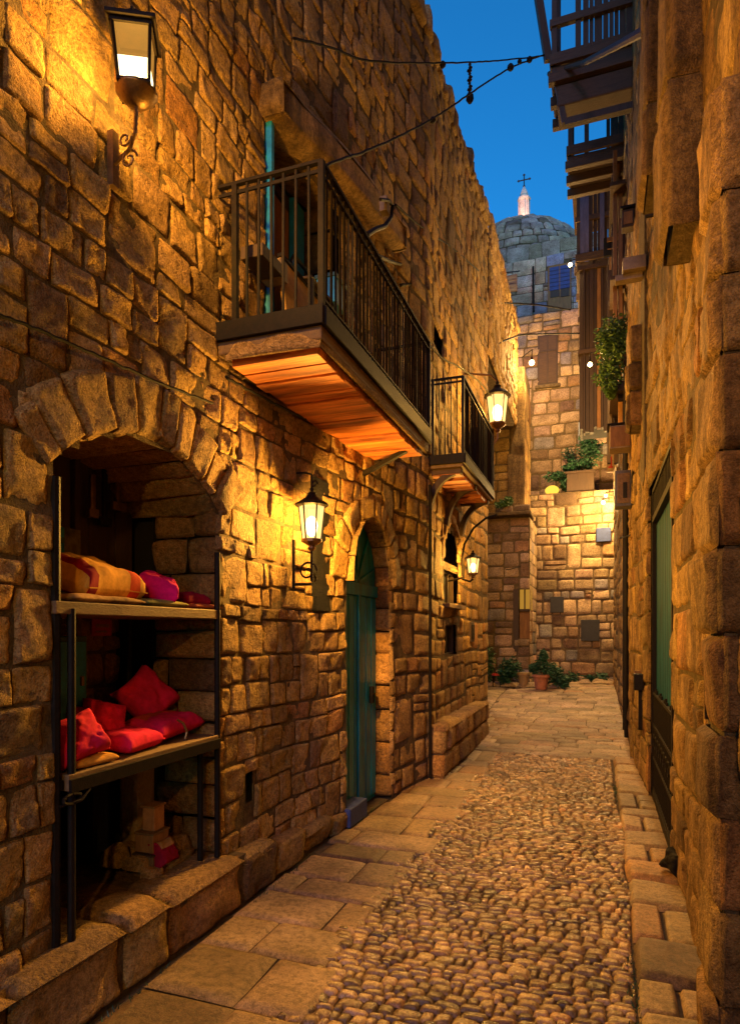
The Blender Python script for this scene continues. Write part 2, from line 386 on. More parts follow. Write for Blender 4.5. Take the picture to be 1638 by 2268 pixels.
# ================================================================ LEFT HOUSE
def in_arch(s, z, a0, a1, z0, zs, rise):
    if not (a0 < s < a1 and z > z0): return False
    c, hw = (a0+a1)/2, (a1-a0)/2; return z < zs+rise*math.sqrt(max(0, 1-((s-c)/hw)**2))
SHOP = (2.10, 3.34, .30, 2.36, .26)               # y0, y1, sill, spring, rise
DOOR = (5.08, 6.14, .0, 2.08, .60)
NICH = (8.05, 8.95, 2.62, 2.80, .36)
WIN = (3.90, 5.00, 3.50, 5.16)
WIN2 = (7.35, 8.0, 5.05, 5.35)
SMW = (8.05, 8.95, 2.02, 2.45)
SMW2 = (8.1, 8.85, 1.35, 1.75)
house = thing('stone_house', 'long tall rubble stone house with the arched shop opening and the narrow teal door', 'house', (-3.0, 6, 0))
def ledge(y0, y1, a, b): return (y0, y1, a, b)
ARC_R = ((SHOP[1]-SHOP[0])**2/4+SHOP[4]**2)/(2*SHOP[4]); ARC_C = ((SHOP[0]+SHOP[1])/2, SHOP[3]+SHOP[4]-ARC_R); ARC_A = math.asin((SHOP[1]-SHOP[0])/2/ARC_R)
def arc(S, Q, D, mp): a = (S-.5)*2*ARC_A; return mp(ARC_C[0]+(ARC_R+Q)*np.sin(a), ARC_C[1]+(ARC_R+Q)*np.cos(a), D)
def in_shop(s, z):
    return SHOP[0] < s < SHOP[1] and z > .3 and (z < ARC_C[1] or (s-ARC_C[0])**2+(z-ARC_C[1])**2 < ARC_R**2)
holesL = [(SHOP[0], SHOP[1], .3, 2.36), (SHOP[0]+.02, SHOP[1]-.02, 2.36, 2.62), (DOOR[0], DOOR[1], 0, 2.05), (DOOR[0]+.02, DOOR[1]-.02, 2.05, 2.65), (WIN[0], WIN[1], 3.45, 5.16), (3.85, 5.2, 5.16, 5.32),
          (WIN2[0], WIN2[1], WIN2[2], WIN2[3]), (SMW[0], SMW[1], SMW[2], SMW[3]), (NICH[0], NICH[1], 2.5, 3.1), (SMW2[0], SMW2[1], SMW2[2], SMW2[3]), (3.62, 3.75, .52, .74)]
sl = Stones(21)
topL = lambda y: interp(y, [0, 6.6, 8.5, 10.6, 12.3, 16.2], [8.4, 8.4, 8.57, 8.86, 9.1, 9.15])
bands = [(0.6, 4.9, .0, 8.4), (4.9, 11.6, 0, 8.45)]
for r in rubble(sl.rng, .6, 6.2, .12, 3.4, (.11, .21), (.12, .30), .22, holesL):
    sl.stone(r, mpL(), dep=.018, gap=.004, sharp=18, n=13 if r[0] < 5 else 9, k=.09, amp=.008, tone=TONE, tilt=.009, frq=11)
for r in rubble(sl.rng, .6, 6.2, 3.4, 8.35, (.12, .22), (.14, .34), .25, holesL):
    sl.stone(r, mpL(), dep=.018, gap=.004, sharp=18, n=13 if r[0] < 4.5 else 8, k=.09, amp=.008, tone=TONE, tilt=.008, warp=.035, frq=11)
for r in rubble(sl.rng, 6.2, 11.6, .02, 8.45, (.17, .30), (.22, .5), .2, holesL):
    sl.stone(r, mpL(), dep=.020, gap=.006, sharp=14, n=7, k=.10, amp=.008, tone=TONE, tilt=.008, warp=.04, frq=5)
def voussoirs(st, mp, a0, a1, zs, rise, ring, n, depth=.028, **k):
    """radial arch stones: rect in (position along the arch, height) bent round the opening"""
    c, hw = (a0+a1)/2, (a1-a0)/2
    def bent(S, Q, D):
        an = np.pi*(1-S); ex = 1+0*Q
        y = c+(hw+Q)*np.cos(an) if rise > hw*.8 else c+(hw+Q*.55)*np.cos(an)
        z = zs+(rise+Q)*np.sin(an)**(1 if rise > hw*.8 else .8)
        return mp(y, z, D)
    cuts = [0]
    for i in range(n): cuts.append(cuts[-1]+st.rng.uniform(.55, 1.6))
    cuts = [x/cuts[-1] for x in cuts]
    for i in range(n):
        # the stones are drawn in a unit space, so scale them to metres first
        L_ = 2.2
        st.stone((cuts[i]*L_, cuts[i+1]*L_, 0, ring*st.rng.uniform(.85, 1.1)), lambda S, Q, D: bent(S/L_, Q, D), dep=depth, gap=.008, n=12, k=.05, amp=.007, sharp=18, tone=tuple(x*1.05 for x in TONE), warp=0, **k)
cuts = [0]
for i in range(10): cuts.append(cuts[-1]+sl.rng.uniform(.6, 1.6))
for i in range(10):
    L_ = 2*ARC_A*(ARC_R+.15); u0, u1 = -.03+1.06*cuts[i]/cuts[-1], -.03+1.06*cuts[i+1]/cuts[-1]
    sl.stone((u0*L_, u1*L_, 0, sl.rng.uniform(.24, .32)), lambda S, Q, D: arc(S/L_, Q, D, mpL(.012)), dep=.035, gap=.007, n=13, k=.06, amp=.007, sharp=20, tilt=.004, tone=tuple(x*1.05 for x in TONE), warp=0)
voussoirs(sl, mpL(.012), DOOR[0], DOOR[1], DOOR[3], DOOR[4], .24, 9)
voussoirs(sl, mpL(), NICH[0], NICH[1], NICH[2], NICH[4]+.1, .14, 7, .03)
# reveals: far jambs that face the camera, and soffits
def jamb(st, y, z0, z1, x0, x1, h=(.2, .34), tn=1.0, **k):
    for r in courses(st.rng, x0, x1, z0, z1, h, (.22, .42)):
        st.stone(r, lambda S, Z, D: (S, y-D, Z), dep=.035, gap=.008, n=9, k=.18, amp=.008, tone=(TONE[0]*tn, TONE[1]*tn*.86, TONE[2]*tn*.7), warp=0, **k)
jamb(sl, SHOP[1]+.02, .32, 2.45, -2.62, -2.16, (.14, .24), .75); jamb(sl, DOOR[1]+.02, 0, 2.2, -2.18, -1.95)  # shop jamb toned darker and browner to stand for the dim light inside
for i in range(10):
    sl.stone((i*.14, (i+1)*.14, -.95, -.01), lambda S, Q, D: (lambda a: (LX(ARC_C[0])+Q, ARC_C[0]+(ARC_R-D)*np.sin(a), ARC_C[1]+(ARC_R-D)*np.cos(a)))((S/1.4-.5)*2*ARC_A), dep=.012, gap=.005, n=8, k=.05, amp=.008, tone=TONE, warp=0)
for i in range(9):
    c_, hw_ = (DOOR[0]+DOOR[1])/2, (DOOR[1]-DOOR[0])/2
    sl.stone((i*.18, (i+1)*.18, -.14, .06), lambda S, Q, D: (LX(c_)+Q, c_-(hw_+.01-D)*np.cos(np.pi*S/1.62), DOOR[3]+(DOOR[4]+.01-D)*np.sin(np.pi*S/1.62)), dep=.01, gap=.005, n=7, k=.05, amp=.006, tone=TONE, warp=0)
sl.build('stone_facing', M_ST, house)
def inL(s, z):
    for h in [WIN]+holesL[6:8]+[SMW2, (3.63, 3.74, .53, .73)]:
        if h[0] < s < h[1] and h[2] < z < h[3]: return True
    return in_shop(s, z) or in_arch(s, z, DOOR[0], DOOR[1], 0, DOOR[3], DOOR[4]) or in_arch(s, z, NICH[0], NICH[1], 2.55, NICH[2], NICH[4])
sheet('mortar_bed', mpL(.004), -3.0, 11.6, -.05, 8.4, .05, M_MORT, house, inL)
# body of the house behind its facing
b = MB(); b.bb(-8, -3.3, -3, 11.58, -.1, 8.3); b.bb(-3.3, -2.2, -3, 11.58, 8.15, 8.3); b.bb(-3.3, -2.2, -3, -.0, -.1, 8.15); b.bb(-3.3, -2.0, 11.35, 11.58, -.1, 8.3)
b.bb(-3.3, -2.7, 3.8, 11.35, -.1, 8.15); b.bb(-3.3, -2.25, 0, 1.9, -.1, 8.15); b.bb(-3.3, -2.6, 1.9, 3.8, 2.9, 8.15)
b.build('wall', M_MORT, house)
se = Stones(22)
for r in rubble(se.rng, -4.5, -1.98, .0, 8.6, (.2, .3), (.25, .5), .2): se.stone(r, lambda S, Z, D: (S, 11.6+D, Z), dep=.02, n=5, tone=TONE, warp=0)
se.build('end_wall', M_ST, house)
# ragged coping along the roof line
cp = Stones(23); y = .6
while y < 11.6:
    ww = cp.rng.uniform(.18, .45); zt = topL(y); hh = cp.rng.uniform(.10, .26); x0 = -2.35
    for f in range(2):
        if f == 0: cp.stone((y, y+ww, zt-.12, zt+hh), mpL(), dep=.06, n=7, k=.4, amp=.015, tone=TONE, warp=0)
        else: cp.stone((y, y+ww, -.5, .03), (lambda S, Q, D, zt=zt, hh=hh: (LX(S)+Q, S, zt+hh-.04+D)), dep=.04, n=6, k=.3, amp=.015, tone=TONE, warp=0)
    y += ww
for r in rubble(cp.rng, 6.2, 11.6, 8.40, 9.0, (.15, .25), (.2, .45), .2):
    if r[2] < topL((r[0]+r[1])/2)-.08: cp.stone(r, mpL(), dep=.03, n=6, k=.25, amp=.01, tone=TONE, warp=0)
cp.build('coping', M_ST, house)
# door
d = MB(); X0 = -2.13
poly = [(X0, DOOR[0]-.05, .0), (X0, DOOR[1]+.05, .0), (X0, DOOR[1]+.05, DOOR[3])]+[(X0, (DOOR[0]+DOOR[1])/2+.58*math.cos(math.pi*i/12), DOOR[3]+.64*math.sin(math.pi*i/12)) for i in range(1, 12)]+[(X0, DOOR[0]-.05, DOOR[3])]
d.prism(poly, (-.05, 0, 0))
for i in range(7): d.bb(X0, X0+.018, DOOR[0]+.01+i*.15, DOOR[0]+.138+i*.15, .05, 1.98)
d.bb(X0, X0+.035, DOOR[0]+.05, DOOR[1]-.01, 1.99, 2.10); d.bb(X0, X0+.035, 5.60, 5.65, .0, 1.99)
for k_ in range(5):
    a = math.pi*(k_+.5)/5; d.bar((X0+.012, 5.61, 2.1), (X0+.012, 5.61+.5*math.cos(a), 2.1+.54*math.sin(a)), .02, .03)
dr = d.build('door', M_TEAL, house, bevel=.004)
MB().tube([(X0+.02, 5.95, 1.05), (X0+.07, 5.95, 1.05), (X0+.07, 5.84, 1.05)], .009).lathe((X0+.03, 5.95, 1.02), [(.03, -.06), (.035, 0), (.03, .1)], 8).build('handle', M_IRON, dr)
MB().bb(-2.28, -1.97, DOOR[0]-.02, DOOR[0]+.40, 0, .16).build('step', M_SLATEB, house, bevel=.01)
# upper french window behind the balcony, with lintel
WX = -2.42
wf = MB()
for y_ in (WIN[0]+.03, WIN[0]+.4, WIN[0]+.78, WIN[1]-.04): wf.bb(WX-.03, WX+.05, y_-.03, y_+.03, 3.5, 5.16)
for z_ in (3.53, 4.3, 5.12): wf.bb(WX-.03, WX+.045, WIN[0], WIN[1], z_-.035, z_+.035)
fr = wf.build('window', M_WOOD, house, bevel=.004)
MB().bb(WX-.045, WX-.03, WIN[0], WIN[1], 3.5, 5.3).build('pane', M_GLASSD, fr)
MB().bb(WX+.05, WX+.075, WIN[0]+.42, WIN[0]+.76, 3.55, 5.0).build('curtain_board', M_CURT, fr)
MB().bb(-2.40, -2.10, WIN[0]+.02, WIN[0]+.06, 3.55, 5.15).build('shutter', M_TURQ, house, bevel=.003)
MB().bb(WX+.06, WX+.10, WIN[0]+.80, WIN[0]+1.0, 4.2, 5.15).build('shutter', M_TURQ, house, bevel=.003)
rv = Stones(24)
for r in courses(rv.rng, -2.5, -2.12, 3.45, 5.25, (.25, .35), (.4, .5)): rv.stone(r, lambda S, Z, D: (S, WIN[1]+.02-D, Z), dep=.02, n=6, tone=TONE, warp=0)
LZ = lambda S: 5.12+(S-3.84)*.13+.02*np.sin(S*3)
rv.stone((3.84, 6.15, 0, .24), lambda S, Q, D: (LX(S)+.15+D*.6, S, LZ(S)+Q), dep=.04, n=16, k=.05, amp=.018, tone=TONE, warp=0)
rv.stone((3.84, 6.15, -.35, .18), lambda S, Q, D: (LX(S)+Q, S, LZ(S)+.01-D), dep=.03, n=16, k=.02, amp=.012, tone=TONE, warp=0)
rv.stone((3.84, 6.15, -.10, .18), lambda S, Q, D: (LX(S)+Q, S, LZ(S)+.23+D), dep=.03, n=16, k=.02, amp=.015, tone=TONE, warp=0)
for yy, sg in ((3.85, -1), (6.14, 1)): rv.stone((-.06, .18, 0, .24), lambda S, Q, D: (LX(yy)+S, yy+sg*D, LZ(yy)+Q), dep=.03, n=8, k=.1, amp=.012, tone=TONE, warp=0)
rv.build('lintel', M_STR, house)
# small openings
def frame_window(par, x, y0, y1, z0, z1, bars=1):
    w2 = MB(); t = .04
    w2.bb(x-.03, x+.03, y0, y0+t, z0, z1); w2.bb(x-.03, x+.03, y1-t, y1, z0, z1); w2.bb(x-.03, x+.028, y0+t, y1-t, z0, z0+t); w2.bb(x-.03, x+.028, y0+t, y1-t, z1-t, z1)
    for i in range(bars): yy = lerp(y0, y1, (i+1)/(bars+1)); w2.bb(x-.02, x+.02, yy-.012, yy+.012, z0+t, z1-t)
    o = w2.build('window', M_WOOD, par, bevel=.003); MB().bb(x-.05, x-.035, y0, y1, z0, z1).build('pane', M_GLASSD, o); return o
frame_window(house, -1.97, SMW[0]-.02, SMW[1]+.02, SMW[2]-.02, SMW[3]+.02, 2); frame_window(house, -1.95, SMW2[0]-.02, SMW2[1]+.02, SMW2[2]-.02, SMW2[3]+.02, 1); frame_window(house, -1.98, WIN2[0]-.02, WIN2[1]+.02, WIN2[2]-.02, WIN2[3]+.02, 1)
MB().bb(-2.0, -1.78, 8.0, 9.0, 1.96, 2.015).build('window_sill', M_BOARD, house, bevel=.005)
MB().bb(-2.6, -2.25, NICH[0]-.1, NICH[1]+.1, 2.4, 3.1).build('niche_back', M_CURT, house)
# lower plinth kerb along the house
pk = Stones(25)
for r in courses(pk.rng, .6, 5.2, .0, .32, (.30, .34), (.30, .75)):
    zt = interp(r[0], [0, 2.2, 3.4, 4.2, 5.4], [.34, .33, .28, .2, .08])
    rr = (r[0], r[1], 0.0, zt); fx = interp(r[0], [0, 4.2, 5.4], [-2.03, -2.03, -1.99])
    pk.stone(rr, (lambda S, Z, D, fx=fx: (fx-.03+D, S, Z)), dep=.035, gap=.008, sharp=16, n=13, k=.06, amp=.013, tone=tuple(x*.8 for x in TONE), warp=0)
    pk.stone((r[0], r[1], -.30 if 2.1 > r[0] or r[0] > 3.3 else -.30, .03), (lambda S, Q, D, fx=fx, zt=zt: (fx-.03+Q+.02, S, zt-.03+D)), dep=.035, gap=.008, sharp=16, n=10, k=.06, amp=.008, tone=tuple(x*.85 for x in TONE), warp=0)
pk.build('plinth', M_ST, house)
MB().bb(-2.35, -2.06, .3, 5.4, -.05, .05).bb(-3.2, -2.05, 1.9, 3.5, -.05, .29).build('shop_floor', M_MORT, house)
sfl = Stones(26)
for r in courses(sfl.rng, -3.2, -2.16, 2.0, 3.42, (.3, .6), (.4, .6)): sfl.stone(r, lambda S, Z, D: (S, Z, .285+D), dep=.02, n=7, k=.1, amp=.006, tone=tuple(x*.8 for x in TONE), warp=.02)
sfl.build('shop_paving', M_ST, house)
# shop back wall: stone below, old planks above
sb = Stones(27)
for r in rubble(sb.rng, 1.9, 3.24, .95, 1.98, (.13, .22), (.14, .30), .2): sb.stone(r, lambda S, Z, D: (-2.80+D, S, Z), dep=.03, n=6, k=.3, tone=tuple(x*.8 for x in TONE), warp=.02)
for r in rubble(sb.rng, -3.1, -2.16, .3, 2.5, (.2, .3), (.2, .4), .2): sb.stone(r, lambda S, Z, D: (S, 2.05+D, Z), dep=.02, n=5, k=.3, tone=TONE, warp=0)
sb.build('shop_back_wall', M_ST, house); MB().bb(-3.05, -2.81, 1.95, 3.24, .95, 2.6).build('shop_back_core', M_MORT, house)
MB().bb(-3.29, -3.06, 1.85, 3.6, .2, 2.9).bb(-3.06, -2.66, 3.40, 3.6, .2, 2.9).build('shop_backing', M_DARK, house)  # near-black sheets stand in for the darkness of the back doorway
pl = MB(); y = 2.06
while y < 3.2:
    ww = rng.uniform(.09, .16); pl.bb(-2.80, -2.76+rng.uniform(0, .03), y, y+ww-.008, rng.uniform(1.9, 2.05), 2.62); y += ww
pl.build('plank_panel', M_WOOD, house, bevel=.003)
MB().bb(-3.1, -2.2, 2.08, 3.38, 2.66, 2.72).build('shop_ceiling', M_WOOD, house)
# upper storey that carries on past the recess
anx = thing('overhanging_storey', 'upper stone storey carried over the recess at the far end of the long house', 'building', (-3, 14, 6.6))
sa = Stones(28)
for r in rubble(sa.rng, 11.62, 16.1, 6.6, 9.0, (.2, .3), (.25, .5), .2): sa.stone(r, mpL(.03), dep=.03, n=6, k=.25, amp=.01, tone=TONE)
y = 11.7
while y < 16.1:
    ww = sa.rng.uniform(.25, .5); sa.stone((y, y+ww, 8.95, 9.08+sa.rng.uniform(.05, .2)), mpL(.03), dep=.05, n=6, k=.4, amp=.015, tone=TONE, warp=0); y += ww
sa.build('stone_facing', M_ST, anx); MB().bb(-5, -1.94, 11.61, 16.15, 6.55, 9.0).build('wall', M_MORT, anx)

# ---- stone bench by the far end
bench = thing('stone_bench', 'solid stone bench block against the wall past the teal door', 'bench', (-1.85, 8.6, 0))
bs = Stones(29)
for r in courses(bs.rng, 7.1, 10.2, .0, .56, (.24, .3), (.35, .7)): bs.stone(r, lambda S, Z, D: (-1.66+D, S, Z), dep=.03, n=8, k=.2, amp=.008, tone=TONE, warp=.01)
for r in courses(bs.rng, -1.86, -1.64, .0, .56, (.24, .3), (.3, .4)): bs.stone(r, lambda S, Z, D: (S, 7.11-D, Z), dep=.03, n=7, k=.2, amp=.008, tone=TONE, warp=0)
bs.build('block', M_ST, bench)
bt = Stones(30)
for r in courses(bt.rng, 7.08, 10.2, -1.88, -1.62, (.26, .26), (.5, .9)): bt.stone((r[2], r[3], r[0], r[1]) if 0 else r, lambda S, Q, D: (Q, S, .55+D), dep=.04, n=8, k=.15, amp=.008, tone=tuple(x*1.1 for x in TONE), warp=0)
bt.build('seat', M_ST, bench); MB().bb(-1.96, -1.67, 7.12, 10.2, 0, .555).build('core', M_MORT, bench)

# ================================================================ RIGHT HOUSE
rh = thing('tall_stone_house', 'tall plastered stone house with pilasters and the green gated door', 'house', (2, 8, 0))
GATE = (5.05, 7.0, .08, 2.75)
sr = Stones(31); hR = [(GATE[0], GATE[1], 0, 3.05)]
for r in rubble(sr.rng, .8, 9.5, .0, 4.2, (.24, .40), (.3, .62), .25, hR): sr.stone(r, mpR(), dep=.026, gap=.010, sharp=14, n=12, k=.10, amp=.011, tone=TONE, tilt=.008, warp=.05, spread=.14, frq=4)
for r in rubble(sr.rng, .8, 9.5, 4.2, 12.5, (.3, .5), (.5, .9), .25): sr.stone(r, mpR(), dep=.016, n=10, k=.14, amp=.014, tone=TONE, tilt=.006, warp=.06, spread=.12, frq=4)
for r in rubble(sr.rng, 9.5, 16.3, .1, 12.5, (.24, .4), (.35, .7), .2): sr.stone(r, mpR(), dep=.02, n=6, k=.18, amp=.01, tone=TONE, warp=.04)
for r in courses(sr.rng, .30, 1.2, .3, 12.5, (.25, .35), (.3, .45)): sr.stone(r, lambda S, Z, D: (S, 16.32+D, Z), dep=.02, n=4, tone=TONE, warp=0)
for r in courses(sr.rng, .47, .72, .0, 3.05, (.28, .4), (.25, .26)): sr.stone(r, lambda S, Z, D: (S, GATE[1]+.02-D, Z), dep=.02, n=6, tone=TONE, warp=0)
sr.build('stone_facing', M_STR, rh)
sheet('mortar_bed', mpR(-.004), -3, 16.3, -.05, 12.5, .06, M_MORT, rh, lambda s, z: GATE[0] < s < GATE[1] and z < 3.05)
MB().bb(.72, 6, -3, 16.3, -.1, 12.5).bb(.52, .72, -3, 4.9, -.1, 12.4).bb(.42, .72, 7.1, 16.3, 3.2, 12.4).build('wall', M_MORT, rh)
def pier(name, xf, x1, y0, y1, z0, z1, seed, tn=1.0, h=(.28, .36), k=.06, dep=.03):
    s = Stones(seed)
    z = z0
    while z < z1-.08:
        hh = s.rng.uniform(*h)
        if z1-z-hh < .15: hh = z1-z
        e = s.rng.uniform(-.012, .012)
        s.stone((xf+e, x1, z, z+hh), lambda S, Z, D: (S, y0-D, Z), dep=dep, n=12, k=k, amp=.009, tone=tuple(x*tn for x in TONE), warp=0, spread=.14, sharp=22, gap=.008)
        s.stone((y0, y1, z, z+hh), lambda S, Z, D: (xf+e-D*.8, S, Z), dep=dep, n=10, k=k, amp=.009, tone=tuple(x*tn for x in TONE), warp=0, spread=.14, sharp=22, gap=.008)
        s.stone((y0, y1, z, z+hh), lambda S, Z, D: (S*0+lerp(xf, x1, .5)+(S-(y0+y1)/2)*(x1-xf)/(y1-y0), y1+D+0*S, Z), dep=.02, n=5, k=k, amp=.01, tone=tuple(x*tn for x in TONE), warp=0)
        z += hh
    o = s.build(name, M_STR, rh)
    MB().bb(xf+.025, x1, y0+.02, y1-.02, z0+.01, z1-.015).build('pier_core', M_MORT, o)
    return o
pier('buttress', .395, .62, 2.60, 2.95, 0, 3.64, 41)
pier('pilaster', .33, .56, 3.62, 4.05, 3.72, 12.0, 42, tn=.62, h=(.5, .9), k=.1, dep=.03)  # this and the next pilaster toned darker to stand for unlit faces
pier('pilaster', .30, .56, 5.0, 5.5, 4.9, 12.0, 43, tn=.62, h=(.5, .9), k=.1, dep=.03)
pier('pilaster', .30, .56, 7.6, 8.0, 3.9, 5.0, 44, h=(.3, .5), k=.2, dep=.03)
# green gate
GX = .535
gt = MB(); gt.bb(GX, GX+.04, GATE[0]+.04, GATE[1]-.04, .08, 2.75)
for i in range(12): gt.bb(GX-.014, GX, GATE[0]+.06+i*.155, GATE[0]+.19+i*.155, .12, 2.7)
gate = gt.build('door', M_GREEN, rh, bevel=.003)
gi = MB(); g0, g1 = GATE[0]+.02, GATE[1]-.02; X1 = .50
gi.bb(X1-.02, X1+.03, g0, g0+.05, .06, 3.0); gi.bb(X1-.02, X1+.03, g1-.05, g1, .06, 3.0); gi.bb(X1-.018, X1+.028, g0+.05, g1-.05, 2.72, 2.78); gi.bb(X1-.018, X1+.028, g0+.05, g1-.05, 3.0, 3.04)
gi.build('gate_frame', M_IRON, gate)
gu = MB()
for i in range(15): yy = lerp(g0+.1, g1-.1, i/14); gu.tube([(X1, yy, 2.78), (X1, yy, 3.0)], .009)
gu.build('fanlight_grille', M_IRON, gate)
gl = MB()
for i in range(19): yy = lerp(g0+.08, g1-.08, i/18); gl.tube([(X1, yy, .1), (X1, yy, 1.08+.03*math.sin(i*1.3))], .010)
for zz in (.12, .42, .74, 1.05): gl.bb(X1-.014, X1+.014, g0+.05, g1-.05, zz-.012, zz+.012)
for i in range(9):
    yy = lerp(g0+.15, g1-.15, i/8); gl.tube([(X1-.01, yy+.06*math.cos(q), .60+.06*math.sin(q)) for q in np.linspace(0, 6.28, 10)], .007, 5)
gl.build('lower_gate', M_IRON, gate)
MB().bb(.48, .53, 5.02, 7.0, .02, .10).build('threshold', M_IRON, gate)

# ================================================================ BUILDINGS AT THE END
def front(st, x0, x1, z0, z1, y0, h, w_, dep=.03, tone=TONE, n=6, holes=(), k=.22, spread=.26, ragged=False):
    for r in rubble(st.rng, x0, x1, z0, z1, h, w_, .15, holes):
        st.stone(r, mpF(y0), dep=dep, gap=.016, n=n, k=k, amp=.009, tone=tone, warp=.03, spread=spread)
PINK = (.47, .36, .27)
# low block with the lit niche, left end
lb = thing('low_stone_house', 'low pink stone block with a lit niche and a stone ledge on top', 'building', (-2.2, 15.6, .4))
YB = 15.5; xb1 = PY(1172, 1300, YB).x; zl = PY(1170, 1140, YB).z
n0, n1 = PY(1138, 1305, YB), PY(1170, 1415, YB)
s1 = Stones(51); s1.blue = .07; front(s1, -3.3, xb1, .3, zl-.05, YB, (.2, .32), (.22, .48), tone=PINK, n=7, holes=[(n0.x, n1.x, n1.z, n0.z)])
for r in courses(s1.rng, YB, 17.2, .3, zl-.05, (.25, .3), (.3, .5)): s1.stone(r, lambda S, Z, D: (xb1+.01+D*.5, S, Z), dep=.02, n=5, tone=PINK, warp=0)
s1.build('stone_facing', M_ST, lb)
sheet('mortar_bed', mpF(YB+.004), -3.3, xb1, .2, zl, .05, M_MORT, lb, lambda s, z: n0.x < s < n1.x and n1.z < z < n0.z)
MB().bb(-5, xb1-.02, YB+.35, 17.2, .2, zl-.02).bb(-5, n0.x-.02, YB+.02, YB+.35, .2, zl-.02).build('wall', M_MORT, lb)
MB().bb(n0.x+.1, n1.x+.05, YB+.28, YB+.33, lerp(n0.z, n1.z, .42), n0.z+.05).build('lit_pane', emit('lit_niche', (1, .48, .06), .22), lb); MB().bb(n0.x-.05, n1.x+.05, YB+.30, YB+.34, n1.z-.05, n0.z+.05).build('niche_board', M_CURT, lb); MB().bb(n0.x+.1, n1.x+.02, YB+.24, YB+.29, lerp(n0.z, n1.z, .42)-.03, lerp(n0.z, n1.z, .42)+.03).bb((n0.x+.1+n1.x)/2-.015, (n0.x+.1+n1.x)/2+.015, YB+.245, YB+.285, lerp(n0.z, n1.z, .42)+.03, n0.z).build('glazing_bar', M_WOOD, lb)
MB().bb(n0.x-.02, n0.x+.10, YB-.03, YB+.25, n1.z-.3, n0.z).build('niche_post', M_WOOD, lb)
MB().bb(PY(1060, 0, YB-.25).x-.3, xb1+.06, YB-.3, YB+.6, zl-.03, zl+.05).build('ledge', M_MORT, lb, bevel=.02)
sx = Stones(52)
for r in courses(sx.rng, PY(1105, 0, YB-.2).x, xb1+.04, zl+.04, zl+.22, (.18, .18), (.18, .4)): sx.stone(r, mpF(YB-.18), dep=.05, n=7, k=.5, amp=.02, tone=PINK, warp=0)
sx.build('coping', M_ST, lb)
# upper block behind the ledge with its plastered buttress
ub = thing('upper_stone_block', 'stone wall above the ledge with a tall plastered buttress at its corner', 'building', (-2.2, 15.9, zl))
YU = 15.9; xu = PY(1163, 0, YU).x; zu = PY(1140, 850, YU).z
s2 = Stones(53); front(s2, -3.3, PY(1128, 0, YU).x, zl, zu+.6, YU, (.26, .38), (.28, .55), tone=TONE, n=7)
s2.build('stone_facing', M_ST, ub)
MB().bb(-5, xu-.03, YU+.01, 17.2, zl-.3, zu+.4).build('wall', M_MORT, ub)
s3 = Stones(54); xa = PY(1123, 0, YU-.12).x
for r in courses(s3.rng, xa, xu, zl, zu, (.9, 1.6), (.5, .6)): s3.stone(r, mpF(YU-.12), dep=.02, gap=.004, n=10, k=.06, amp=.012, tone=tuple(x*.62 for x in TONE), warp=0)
for r in courses(s3.rng, YU-.12, 17.1, zl, zu, (.5, .9), (.5, .6)): s3.stone(r, lambda S, Z, D: (xu+D*.5, S, Z), dep=.02, gap=.006, n=6, tone=TONE, warp=0)
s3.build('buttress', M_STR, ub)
# big end wall
ew = thing('end_wall_house', 'tall pale stone house closing the alley, with a planted terrace', 'building', (-.5, 17.2, .42))
YC = 17.2; zt = PY(1260, 1090, YC).z
s4 = Stones(55); s4.blue = .09; front(s4, -1.9, .9, .3, zt, YC, (.22, .36), (.22, .5), tone=(.50, .39, .27), n=8, spread=.3)
YC2 = 18.1; zt2 = PY(1240, 688, YC2).z
front(s4, -2.2, .9, zt, zt2, YC2, (.26, .40), (.26, .6), tone=(.44, .34, .27), n=7, spread=.3)
for r in courses(s4.rng, -1.9, .9, YC+.02, YC2, (.3, .45), (.4, .7)): s4.stone(r, lambda S, Q, D: (S, Q, zt-.02+D), dep=.03, n=6, tone=PINK, warp=0)
s4.build('stone_facing', M_ST, ew)
sheet('mortar_bed', mpF(YC+.004), -1.9, .9, .2, zt, .08, M_MORT, ew); sheet('mortar_bed', mpF(YC2+.004), -2.2, .9, zt, zt2, .08, M_MORT, ew)
MB().bb(-4, 4, YC2+.02, 21.5, 0, zt2-.02).bb(-1.9, 3, YC+.02, YC2+.02, 0, zt-.03).build('wall', M_MORT, ew)
# boarded window of the upper wall
p0, p1 = PY(1205, 1030+0, YC2), PY(1205, 1030, YC2)
q0, q1 = PY(1190, 745, YC2), PY(1235, 850, YC2)
frm = MB().bb(q0.x, q1.x, YC2-.035, YC2+.03, q1.z, q0.z).build('window', M_WOOD, ew, bevel=.01)
MB().bb(q0.x+.05, q1.x-.05, YC2-.045, YC2-.036, q1.z+.05, q0.z-.05).build('shutter', M_WOODH, frm); MB().bb(q0.x-.06, q1.x+.06, YC2-.12, YC2+.02, q1.z-.09, q1.z-.01).build('sill', M_MORT, frm, bevel=.01); MB().bb((q0.x+q1.x)/2-.02, (q0.x+q1.x)/2+.02, YC2-.06, YC2-.046, q1.z+.04, q0.z-.04).bb(q0.x+.04, q1.x-.04, YC2-.062, YC2-.048, lerp(q0.z, q1.z, .33)-.02, lerp(q0.z, q1.z, .33)+.02).build('glazing_bar', M_WOOD, frm)
